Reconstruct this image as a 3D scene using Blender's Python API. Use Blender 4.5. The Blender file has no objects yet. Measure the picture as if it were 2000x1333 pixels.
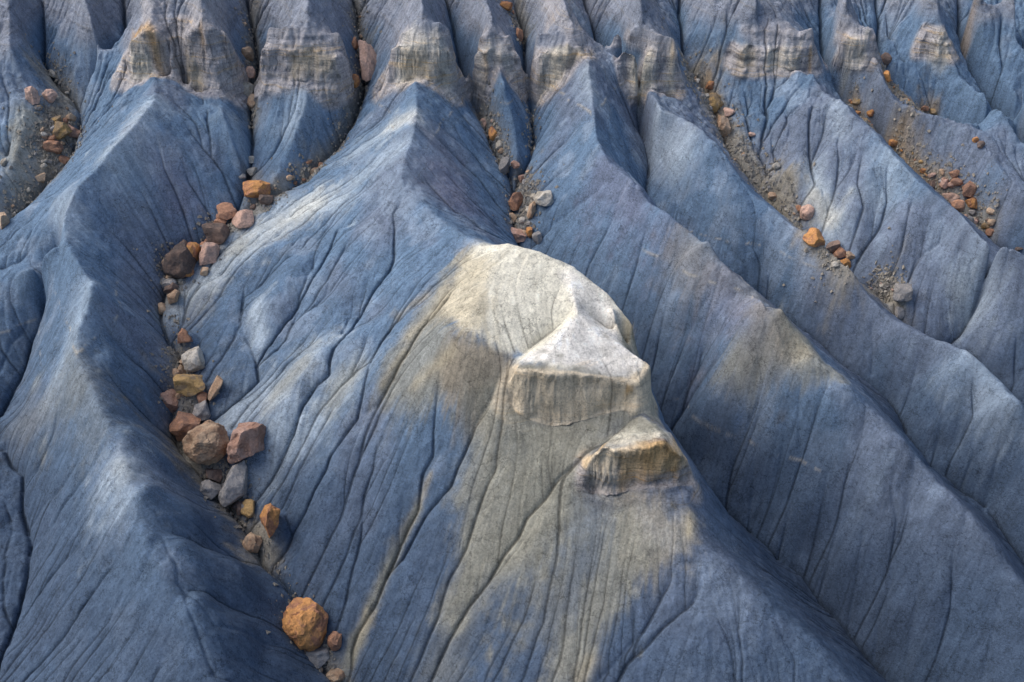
import bpy, math, random
import numpy as np
from mathutils import Vector, Matrix, Euler
R = math.radians
scene = bpy.context.scene
COL = scene.collection

# ------------------------------------------------------------------ camera, sky, sun, exposure
CAM = np.array([0.0, -80.0, 75.0]); PITCH = math.atan2(60.0, 80.0); TAN = math.tan(R(25.0))
cam_data = bpy.data.cameras.new('camera')
cam = bpy.data.objects.new('camera', cam_data); COL.objects.link(cam)
cam.location = CAM; cam.rotation_euler = (R(90) - PITCH, 0, 0)
cam_data.sensor_width = 36; cam_data.lens = 18.0 / TAN
cam_data.clip_start = 0.5; cam_data.clip_end = 6000
scene.camera = cam

world = bpy.data.worlds.new("World"); scene.world = world; world.use_nodes = True
wn = world.node_tree; wn.nodes.clear()
w_out = wn.nodes.new('ShaderNodeOutputWorld'); w_bg = wn.nodes.new('ShaderNodeBackground')
sky = wn.nodes.new('ShaderNodeTexSky'); sky.sky_type = 'NISHITA'; sky.sun_disc = False
SUN_EL, SUN_AZ = R(50), R(-78)            # azimuth: negative = to the left of the view
sky.sun_elevation = SUN_EL; sky.sun_rotation = SUN_AZ
sky.air_density = 1.0; sky.dust_density = 3.0; sky.ozone_density = 1.0
wn.links.new(sky.outputs[0], w_bg.inputs[0]); wn.links.new(w_bg.outputs[0], w_out.inputs[0])
w_bg.inputs[1].default_value = 0.12
sun_d = bpy.data.lights.new('sun', 'SUN'); sun_d.energy = 2.2; sun_d.angle = R(60); sun_d.color = (1.0, 0.95, 0.88)
sun = bpy.data.objects.new('sun', sun_d); COL.objects.link(sun)
sv = Vector((math.sin(SUN_AZ) * math.cos(SUN_EL), math.cos(SUN_AZ) * math.cos(SUN_EL), math.sin(SUN_EL)))
sun.rotation_euler = sv.to_track_quat('Z', 'Y').to_euler(); sun.location = (0, 0, 120)
scene.view_settings.view_transform = 'Standard'; scene.view_settings.look = 'None'
scene.view_settings.gamma = 1; scene.view_settings.exposure = 0.30
scene.render.resolution_x = 1024; scene.render.resolution_y = 682
# ------------------------------------------------------------------ terrain
rng = np.random.default_rng(11)
X0, X1, Y0, Y1 = -74.0, 82.0, -44.0, 66.0
CS = 0.08
NX = int(round((X1 - X0) / CS)) + 1; NY = int(round((Y1 - Y0) / CS)) + 1

def sstep(a, b, x):
    t = np.clip((x - a) / (b - a), 0, 1); return t * t * (3 - 2 * t)
def base(x, y):
    # mean fall of the badland slope: down towards the camera, a little towards +x, steeper high up
    return 15 + 0.40 * y - 0.10 * np.maximum(0, x) + 0.30 * np.maximum(0, y - 30)
CP, SP = math.cos(PITCH), math.sin(PITCH)
def ray(u, v):
    a = (np.asarray(u, float) - 1000) / 1000 * TAN; b = -(np.asarray(v, float) - 666.5) / 1000 * TAN
    return np.stack([a, CP + SP * b, -SP + CP * b], -1)
def on_plane(u, v, h):
    """where the sight line (u,v) meets the mean slope raised by h"""
    d = ray(u, v); h = np.asarray(h, float); lo = np.full(d.shape[:-1], 20.0); hi = np.full(d.shape[:-1], 400.0)
    for _ in range(50):
        t = (lo + hi) / 2; p = CAM + d * t[..., None]
        ab = p[..., 2] > base(p[..., 0], p[..., 1]) + h
        lo = np.where(ab, t, lo); hi = np.where(ab, hi, t)
    return CAM + d * hi[..., None]
def at_y(u, v, y):
    d = ray(u, v); t = (y - CAM[1]) / d[..., 1]; return CAM + d * t[..., None]

# drainage lines and crests, (u, v, height above the mean slope)
LINES = []
def L(*p): LINES.append(on_plane(*np.array(p, float).T))
# --- gullies
L((470,-70,0),(482,0,0),(497,80,0),(503,120,0),(500,180,0),(492,230,0),(495,290,0),(490,330,0),(478,370,0),(470,400,0),(445,435,0),(400,465,-.3),(362,492,-.5),(335,530,-.5),(318,580,-.5),(308,625,-.5),(330,665,-.5),(362,715,-.5),(352,760,-.5),(335,800,-.5),(345,870,-.5),(372,920,-.5),(430,978,-.5),(470,1018,-.5),(500,1060,-.5),(512,1105,-.5),(556,1148,-.5),(580,1180,-.5),(585,1240,-.5),(620,1300,-.5),(672,1340,-.5),(740,1440,-.5),(800,1560,-.5))
L((690,-70,0),(690,0,0),(700,60,0),(712,130,0),(712,180,0),(690,240,0),(650,300,0),(600,350,0),(540,388,0),(480,412,0))
L((860,-70,0),(875,0,0),(885,50,0),(897,110,0),(908,165,0),(930,215,0),(950,260,0),(975,310,0),(995,345,0),(1003,375,0))
L((990,-70,0),(1003,0,0),(1022,60,0),(1026,150,0),(1035,200,0),(1043,270,0),(1035,310,0),(1012,350,0),(1003,375,0),(1003,420,0),(1012,470,0),(1060,540,-.5),(1110,620,-1),(1180,690,-1),(1240,760,-1),(1296,822,-1),(1335,880,-1.4),(1380,965,-2),(1445,1030,-2.4),(1525,1100,-2.6),(1600,1175,-2.6),(1665,1248,-2.6),(1725,1320,-2.6),(1790,1400,-2.6),(1900,1540,-1))
L((1125,-70,0),(1150,20,0),(1165,90,0),(1190,150,0),(1215,185,0),(1240,215,0),(1255,260,0),(1268,320,0),(1262,370,0),(1285,430,0),(1360,510,0),(1440,560,0),(1500,572,0),(1560,640,0),(1605,668,0),(1660,720,0),(1735,775,0),(1757,810,0),(1768,850,0),(1815,910,0),(1880,960,0),(1925,995,0),(1965,1055,0),(2010,1120,0),(2100,1230,0),(2250,1400,0))
L((1325,-70,0),(1330,20,0),(1335,110,0),(1370,165,0),(1400,240,0),(1425,300,0),(1465,350,0),(1500,387,0),(1540,425,0),(1580,460,0),(1610,492,0),(1650,532,0),(1700,565,0),(1745,605,0),(1757,636,0),(1800,662,0),(1850,674,0),(1915,715,0),(1960,755,0),(2000,800,0),(2100,920,0),(2250,1050,0))
L((1905,575,1),(1905,610,.5),(1880,645,.2),(1850,672,0))
L((1600,-50,0),(1605,50,0),(1610,120,0),(1625,170,0),(1660,205,0),(1700,240,0),(1740,278,0),(1790,332,0),(1830,375,0),(1870,405,0),(1910,438,0),(1945,480,0),(2010,520,0),(2100,590,0),(2250,680,0))
L((1712,-50,0),(1715,60,0),(1722,125,0),(1745,172,0),(1785,205,0),(1825,226,0),(1870,255,0),(1910,282,0),(1960,345,0),(2010,385,0),(2100,430,0),(2200,500,0))
L((1870,-50,0),(1872,60,0),(1885,120,0),(1930,195,0),(1975,255,0),(2020,310,0),(2100,390,0))
L((1950,-50,0),(1948,80,0),(1975,160,0),(2020,220,0),(2100,300,0))
L((75,-70,0),(84,0,0),(84,63,0),(83,115,0),(112,165,0),(140,187,0),(157,212,0),(154,260,0),(136,308,0),(88,350,0),(52,398,0),(18,440,0),(-40,480,0),(-120,560,0))
L((235,-70,1),(240,0,.5),(245,84,.3),(228,115,0),(168,189,0),(150,200,0))
L((-120,905,0),(-40,870,0),(5,880,0),(40,935,0),(45,1000,0),(60,1060,0),(50,1130,0),(30,1210,0),(0,1300,0),(-20,1400,0),(-40,1560,0))
L((115,500,3),(117,550,2),(100,590,1),(60,670,.5),(52,713,.2),(30,762,0),(0,815,0),(-60,860,0))
NG = len(LINES)
# --- crests
L((300,148,6.0),(300,195,7),(265,238,7.6),(228,285,8),(190,330,8),(150,370,8),(125,420,8),(125,470,8),(155,520,8.2),(180,555,8.4),(180,580,8.6),(160,615,9),(145,655,9),(150,700,9),(175,750,9.2),(200,800,9.4),(228,855,9.6),(242,905,10),(258,970,10.5),(295,1060,11),(345,1160,11),(405,1280,11),(470,1420,11),(520,1560,11))
L((150,370,8),(98,388,4.6),(35,424,2.6),(-40,465,2.4),(-120,530,2.4))
L((30,548,3.2),(0,562,2.8),(-60,590,2.6))
L((110,480,7.5),(60,520,5.2),(30,548,3.2),(30,600,2.1),(15,680,1.3),(-30,760,1.2))
L((160,-70,6),(165,0,5.5),(185,60,5),(190,110,4),(165,180,1.5))
L((0,-70,6),(20,0,6),(20,100,5.5),(50,160,4),(45,250,3),(25,310,2.5),(-5,370,2),(-60,420,2))
L((430,215,5),(450,270,3.8),(475,330,2))
L((600,158,5.),(600,200,4.4),(580,260,3),(555,320,1.5),(530,372,.5))
L((811,158,6.5),(812,212,8),(808,262,8.5),(790,310,8.5),(783,350,8.5),(795,380,8.5),(818,400,9),(867,432,10),(909,463,11.5),(948,478,12.2),(985,470,13.5),(1050,486,14.2),(1125,522,14.6))
L((812,212,8),(750,275,6.4),(690,345,4.2),(620,398,2.2),(560,432,1.2))
L((975,135,5),(985,170,5),(990,200,3.6),(1005,250,2.2),(1010,300,1.2),(1005,345,.4))
L((1140,120,5.2),(1150,160,6),(1160,215,7),(1163,260,7.6),(1180,300,8),(1215,345,8),(1250,382,8.2),(1300,422,9),(1360,468,9.5),(1420,520,10),(1475,568,9.9),(1502,590,9.6),(1528,604,11.9),(1556,645,10.8),(1590,690,10.2),(1633,730,10),(1720,812,10),(1773,855,10),(1830,920,10),(1900,1005,10),(1985,1110,10),(2080,1230,10),(2200,1400,10))
L((1262,165,4.5),(1290,215,5.4),(1325,225,5.2),(1366,262,5.2),(1395,295,5.2),(1440,340,5),(1475,380,4.8),(1520,420,4.6),(1566,462,4.4),(1601,500,4.2),(1640,537,4.2),(1685,570,4.2),(1734,615,4.4),(1765,642,4.8),(1800,656,5.4),(1846,668,6.2),(1885,682,6.8),(1915,700,7.2),(1950,735,7.6),(2000,790,8),(2080,880,8),(2200,1000,8))
L((1555,138,4),(1590,150,4.6),(1603,172,5),(1635,195,5.6),(1670,232,6),(1713,264,6.2),(1741,295,6.4),(1783,340,6.8),(1818,380,7),(1850,402,7.2),(1895,442,7.6),(1930,468,8),(1955,482,8.2),(2010,500,8.2),(2100,560,8),(2200,620,8))
L((1705,118,4),(1725,158,4.6),(1752,193,4.2),(1790,216,4),(1830,232,4),(1870,254,4),(1905,278,4.2),(1940,322,4.4),(1962,345,4.5),(2000,380,4.6),(2080,430,4.6))
L((1830,-60,8),(1835,20,5.5),(1848,70,4.6),(1865,100,4),(1890,142,4.4),(1935,200,5),(1985,262,5.2),(2050,330,5.2))
L((1915,-60,8),(1915,20,5.2),(1920,75,4),(1935,105,3.4),(1970,160,3.6),(2010,205,4),(2100,290,4))
L((1985,-60,8),(1985,30,5.5),(1985,80,4.5),(2030,150,4.5))
L((1480,-60,9),(1480,0,7.5)); L((1655,-60,8.5),(1652,10,7))
L((1400,-60,5),(1395,20,4),(1400,90,2.6),(1412,150,1.2))
# central ridge below the cap
L((1345,955,11.5),(1352,1010,11.6),(1370,1045,11),(1405,1085,11),(1455,1125,11),(1520,1180,11),(1585,1235,11),(1650,1310,11),(1730,1400,11),(1850,1540,11))

# --- cliffs: each entry gives points as (u, v, metres behind the foot of the cliff)
CLIFFS = []
def C(foot, *rows):
    """foot=(u,v,h) fixes the distance; rows are polylines of (u,v,dy)"""
    y0 = on_plane(np.array([foot[0]]), np.array([foot[1]]), np.array([foot[2]]))[0, 1]
    for r_ in rows:
        a = np.array(r_, float).T
        LINES.append(at_y(a[0], a[1], y0 + a[2]))
    CLIFFS.append((LINES[-len(rows)], LINES[-len(rows) + 1], LINES[-len(rows) + 2] if len(rows) > 2 else None))
C((290,150,5.0),[(240,145,1.2),(262,152,0),(278,160,-.2),(300,142,0),(335,160,.6),(345,170,1)],
  [(250,100,1.7),(254,72,.9),(285,58,.7),(325,64,.9),(338,90,1.6)],[(285,58,.7),(295,25,2.4),(300,-20,5.5),(305,-90,13)],[(305,0,4.5),(345,-10,6),(395,0,4.5)])
C((400,180,3.6),[(357,168,1.5),(375,170,.4),(392,186,0),(430,165,0),(460,196,1),(478,200,2)],
  [(358,66,2.6),(372,62,1.4),(396,50,1.0),(440,66,1.4),(458,105,1.8),(466,120,3)],[(396,50,1.),(395,10,3),(395,-30,6),(395,-90,13)])
C((600,165,4.6),[(503,180,3),(522,176,.8),(570,152,.1),(592,160,0),(650,132,.2),(690,175,1.6)],
  [(510,110,1.6),(570,102,.7),(600,104,.6),(655,104,.8),(682,112,2)],[(524,64,2.6),(600,60,1.9),(668,64,2.8)],[(600,60,1.9),(600,10,4.4),(605,-30,7),(610,-90,13)])
C((811,160,5.6),[(745,185,2.5),(753,168,.6),(811,157,0),(850,164,0),(893,182,.8),(900,190,2)],
  [(762,103,1.0),(790,101,.5),(820,100,.4),(860,102,.5),(889,106,1.1)],[(782,64,2),(825,60,1.6),(880,66,2.2)],[(825,60,1.6),(826,20,3.2),(815,-20,8),(810,-90,16)])
C((970,150,3.8),[(918,168,1),(940,155,.2),(975,132,.3),(1005,165,.2),(1018,182,1)],
  [(916,106,1.3),(960,100,.7),(1017,106,1.3)],[(936,64,2),(960,58,1.8),(998,66,2.2)],[(960,58,1.8),(960,22,3),(945,-20,8),(935,-90,16)])
C((1110,150,4.4),[(1038,192,1.2),(1072,182,0),(1100,150,0),(1128,124,.2),(1150,128,.6)],
  [(1032,108,2),(1060,104,.8),(1110,103,.5),(1148,104,.8)],[(1120,60,2),(1105,20,3.6),(1088,-20,8),(1075,-90,16)],[(1045,64,2.8),(1080,62,2.2),(1120,60,2),(1140,66,2.6)])
C((1250,168,3.6),[(1218,158,.4),(1238,172,0),(1262,160,0),(1285,158,.4),(1290,182,0),(1318,194,.2)],
  [(1216,102,.9),(1240,100,.5),(1284,101,.6)],[(1200,64,3.4),(1255,62,2.6),(1290,66,1.1),(1320,68,.8),(1322,100,.6)],[(1255,62,2.6),(1250,12,4.2),(1235,-20,8),(1225,-90,16)])
C((1500,135,3.0),[(1440,128,.4),(1470,128,0),(1500,132,0),(1560,138,0),(1590,142,.2)],
  [(1442,96,.9),(1500,97,.5),(1560,96,.5),(1590,95,.6)],[(1480,45,2.6),(1530,56,1.8),(1588,62,1.4)],[(1480,45,2.6),(1482,2,4.5)])
C((1665,132,3.0),[(1632,122,.6),(1660,134,0),(1690,115,.2),(1712,130,.4)],
  [(1636,80,1),(1660,74,.5),(1690,80,.5),(1710,95,.7)],[(1655,40,2),(1708,62,1.3)],[(1655,40,2),(1654,12,3.4)])
C((1835,116,2.6),[(1802,112,.5),(1835,118,0),(1850,108,0),(1868,92,.4)],[(1808,66,1.4),(1840,60,.8),(1864,78,.8)])
# the pale cap in the middle: tilted slab with a cliff on its front, a notch, and a lower banded outcrop
C((1110,815,11.0),[(1000,795,.5),(1010,805,0),(1080,828,-.4),(1150,812,-.3),(1212,795,.1),(1240,800,-.3),(1274,822,0),(1279,800,2.)],
  [(1003,716,.9),(1050,724,.25),(1100,727,.15),(1160,734,.25),(1200,742,.3),(1232,754,.3),(1270,718,1.3)],
  [(1003,716,.9),(1060,672,3.0),(1128,612,5.2),(1195,662,3.6),(1270,716,1.3)],
  [(1128,612,5.2),(1118,565,7.6),(1112,524,9.6)],
  [(1024,693,2.9),(1062,662,4.5),(1100,630,5.5),(1114,608,6.0)],[(1142,606,6.1),(1190,645,5.6),(1222,676,5.2)],
  [(1112,522,9.6),(1130,530,9.4),(1190,578,7.6),(1235,634,5.6)],[(1195,600,6.2),(1215,660,4.4)],
  [(1018,696,2.6),(960,669,3.3),(905,656,3.7),(868,640,4.6)],
  [(1002,745,1.2),(955,694,2.2),(900,676,3.2)],
  [(1050,486,11.6),(960,669,3.3)],[(985,470,12.9),(905,656,3.7)],[(1112,524,9.6),(1024,693,2.9)],
  [(1128,612,5.2),(1100,727,.15)],[(1128,612,5.2),(1200,742,.3)],[(1128,612,5.2),(1050,724,.25)],[(1128,612,5.2),(1250,735,.6)])
C((1240,955,10.6),[(1150,968,.4),(1200,958,0),(1250,950,0),(1300,950,0),(1345,955,.4)],
  [(1152,892,1.1),(1170,880,.6),(1240,868,.4),(1300,862,.5),(1330,885,1)],
  [(1152,892,1.1),(1200,850,3),(1250,814,4.6),(1310,850,2.4),(1330,885,1)],[(1310,850,2.4),(1340,900,.9),(1356,945,.6)],
  [(1250,814,4.6),(1240,868,.4)],[(1250,814,4.6),(1300,862,.5)],[(1250,814,4.6),(1170,880,.6)])

def resample(P, ds):
    out = []
    for a, b in zip(P[:-1], P[1:]):
        n = max(1, int(np.linalg.norm((b - a)[:2]) / ds))
        out.append(a + (b - a) * (np.arange(n) / n)[:, None])
    out.append(P[-1:]); return np.concatenate(out)
pts = np.concatenate([resample(P, 0.05) for P in LINES])
ph = pts[:, 2] - base(pts[:, 0], pts[:, 1])

def upsample(a, shape):
    ny, nx = shape
    yi = np.linspace(0, a.shape[0] - 1, ny); xi = np.linspace(0, a.shape[1] - 1, nx)
    y0 = np.minimum(yi.astype(int), a.shape[0] - 2); x0 = np.minimum(xi.astype(int), a.shape[1] - 2)
    fy = (yi - y0)[:, None]; fx = (xi - x0)[None]
    return ((a[y0][:, x0] * (1 - fx) + a[y0][:, x0 + 1] * fx) * (1 - fy) + (a[y0 + 1][:, x0] * (1 - fx) + a[y0 + 1][:, x0 + 1] * fx) * fy)
def relax(H, mask, val, n):
    H = H.copy(); H[mask] = val
    for _ in range(n):
        E = np.pad(H, 1, mode='edge')
        H = 0.25 * (E[:-2, 1:-1] + E[2:, 1:-1] + E[1:-1, :-2] + E[1:-1, 2:]); H[mask] = val
    return H
H = None
for lev, iters in ((32, 400), (16, 300), (8, 250), (4, 160), (2, 90), (1, 40)):
    cs = CS * lev; nx = (NX - 1) // lev + 1; ny = (NY - 1) // lev + 1
    ex = (X1 - X0) / (nx - 1); ey = (Y1 - Y0) / (ny - 1)
    ix = np.rint((pts[:, 0] - X0) / ex).astype(int); iy = np.rint((pts[:, 1] - Y0) / ey).astype(int)
    ok = (ix >= 0) & (ix < nx) & (iy >= 0) & (iy < ny)
    idx = iy[ok] * nx + ix[ok]
    cnt = np.bincount(idx, minlength=nx * ny); sm = np.bincount(idx, weights=ph[ok], minlength=nx * ny)
    mask = (cnt > 0).reshape(ny, nx); val = (sm[cnt > 0] / cnt[cnt > 0])
    H = np.full((ny, nx), 4.0) if H is None else upsample(H, (ny, nx))
    H = relax(H, mask, val, iters)
XS = np.linspace(X0, X1, NX); YS = np.linspace(Y0, Y1, NY)
GX, GY = np.meshgrid(XS, YS)
Z = H + base(GX, GY)

def blur(a, s):
    r = max(1, int(3 * s)); k = np.exp(-0.5 * (np.arange(-r, r + 1) / s) ** 2); k /= k.sum()
    e = np.pad(a, ((r, r), (0, 0)), mode='edge'); o = sum(k[i] * e[i:i + a.shape[0]] for i in range(2 * r + 1))
    e = np.pad(o, ((0, 0), (r, r)), mode='edge'); return sum(k[i] * e[:, i:i + a.shape[1]] for i in range(2 * r + 1))
def vnoise(scale, seed, amp=1.0, octs=4, ax=1.0):
    """value-noise fbm over the grid, feature size in metres"""
    g = np.random.default_rng(seed); out = np.zeros((NY, NX)); a = amp; s = scale
    for _ in range(octs):
        ny = max(3, int((Y1 - Y0) / s) + 2); nx = max(3, int((X1 - X0) / (s * ax)) + 2)
        c = g.standard_normal((ny, nx))
        yi = np.linspace(0, ny - 1.001, NY); xi = np.linspace(0, nx - 1.001, NX)
        y0 = yi.astype(int); x0 = xi.astype(int); fy = (yi - y0); fx = (xi - x0)
        fy = (fy * fy * (3 - 2 * fy))[:, None]; fx = (fx * fx * (3 - 2 * fx))[None]
        out += a * ((c[y0][:, x0] * (1 - fx) + c[y0][:, x0 + 1] * fx) * (1 - fy) + (c[y0 + 1][:, x0] * (1 - fx) + c[y0 + 1][:, x0 + 1] * fx) * fy)
        a *= 0.5; s *= 0.5
    return out
def samp(A, x, y):
    xi = np.clip((np.asarray(x) - X0) / CS, 0, NX - 1.001); yi = np.clip((np.asarray(y) - Y0) / CS, 0, NY - 1.001)
    x0 = xi.astype(int); y0 = yi.astype(int); fx = xi - x0; fy = yi - y0
    return (A[y0, x0] * (1 - fx) + A[y0, x0 + 1] * fx) * (1 - fy) + (A[y0 + 1, x0] * (1 - fx) + A[y0 + 1, x0 + 1] * fx) * fy
def cast(u, v):
    """first meeting of each sight line with the terrain"""
    u = np.atleast_1d(np.asarray(u, float)); v = np.atleast_1d(np.asarray(v, float)); d = ray(u, v)
    hit = np.full(u.shape, np.nan)
    for t in np.arange(45, 190, 0.15):
        p = CAM + d * t; w = np.isnan(hit) & (p[:, 2] < samp(Z, p[:, 0], p[:, 1])); hit[w] = t
        if not np.isnan(hit).any(): break
    hit = np.where(np.isnan(hit), 150, hit) - 0.07
    p = CAM + d * hit[:, None]; p[:, 2] = samp(Z, p[:, 0], p[:, 1]); return p
Z0_ = blur(Z, .6); Z = blur(Z, 1.3)
Zb = blur(Z, 9); wb = .85 * sstep(6, -14, GY)
nc_ = on_plane(np.array([1140.]), np.array([760.]), np.array([11.]))[0]
wb *= 1 - np.exp(-(((GX - nc_[0] - 2) / 9) ** 2 + ((GY - nc_[1]) / 9.5) ** 2) ** 2)      # old soft clay rounds off, the hard cap does not
Z += wb * (Zb - Z)
Z += np.exp(-(((GX - nc_[0] - 2) / 8) ** 2 + ((GY - nc_[1]) / 8.5) ** 2) ** 2) * (Z0_ - Z)
def polydist(P, wmax):
    """distance and fraction along a polyline, evaluated on the window of the grid round it"""
    P = resample(P, 0.5)
    lo = P[:, :2].min(0) - wmax; hi = P[:, :2].max(0) + wmax
    a = max(0, int((lo[0] - X0) / CS)); b = min(NX, int((hi[0] - X0) / CS) + 2)
    c = max(0, int((lo[1] - Y0) / CS)); d = min(NY, int((hi[1] - Y0) / CS) + 2)
    if a >= b or c >= d: return None
    X = GX[c:d, a:b]; Y = GY[c:d, a:b]; D = np.full(X.shape, 1e9); F = np.zeros(X.shape); n = len(P) - 1
    for i in range(n):
        p, q = P[i, :2], P[i + 1, :2]; e = q - p; l2 = e @ e + 1e-9
        # sub-window of this segment
        s0 = max(0, int((min(p[0], q[0]) - wmax - X[0, 0]) / CS)); s1 = int((max(p[0], q[0]) + wmax - X[0, 0]) / CS) + 2
        r0 = max(0, int((min(p[1], q[1]) - wmax - Y[0, 0]) / CS)); r1 = int((max(p[1], q[1]) + wmax - Y[0, 0]) / CS) + 2
        xs = X[r0:r1, s0:s1]; ys = Y[r0:r1, s0:s1]
        if xs.size == 0: continue
        t = np.clip(((xs - p[0]) * e[0] + (ys - p[1]) * e[1]) / l2, 0, 1)
        dd = np.hypot(xs - p[0] - t * e[0], ys - p[1] - t * e[1]); w = dd < D[r0:r1, s0:s1]
        D[r0:r1, s0:s1][w] = dd[w]; F[r0:r1, s0:s1][w] = ((i + t) / n)[w]
    return (slice(c, d), slice(a, b)), D, F
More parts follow.
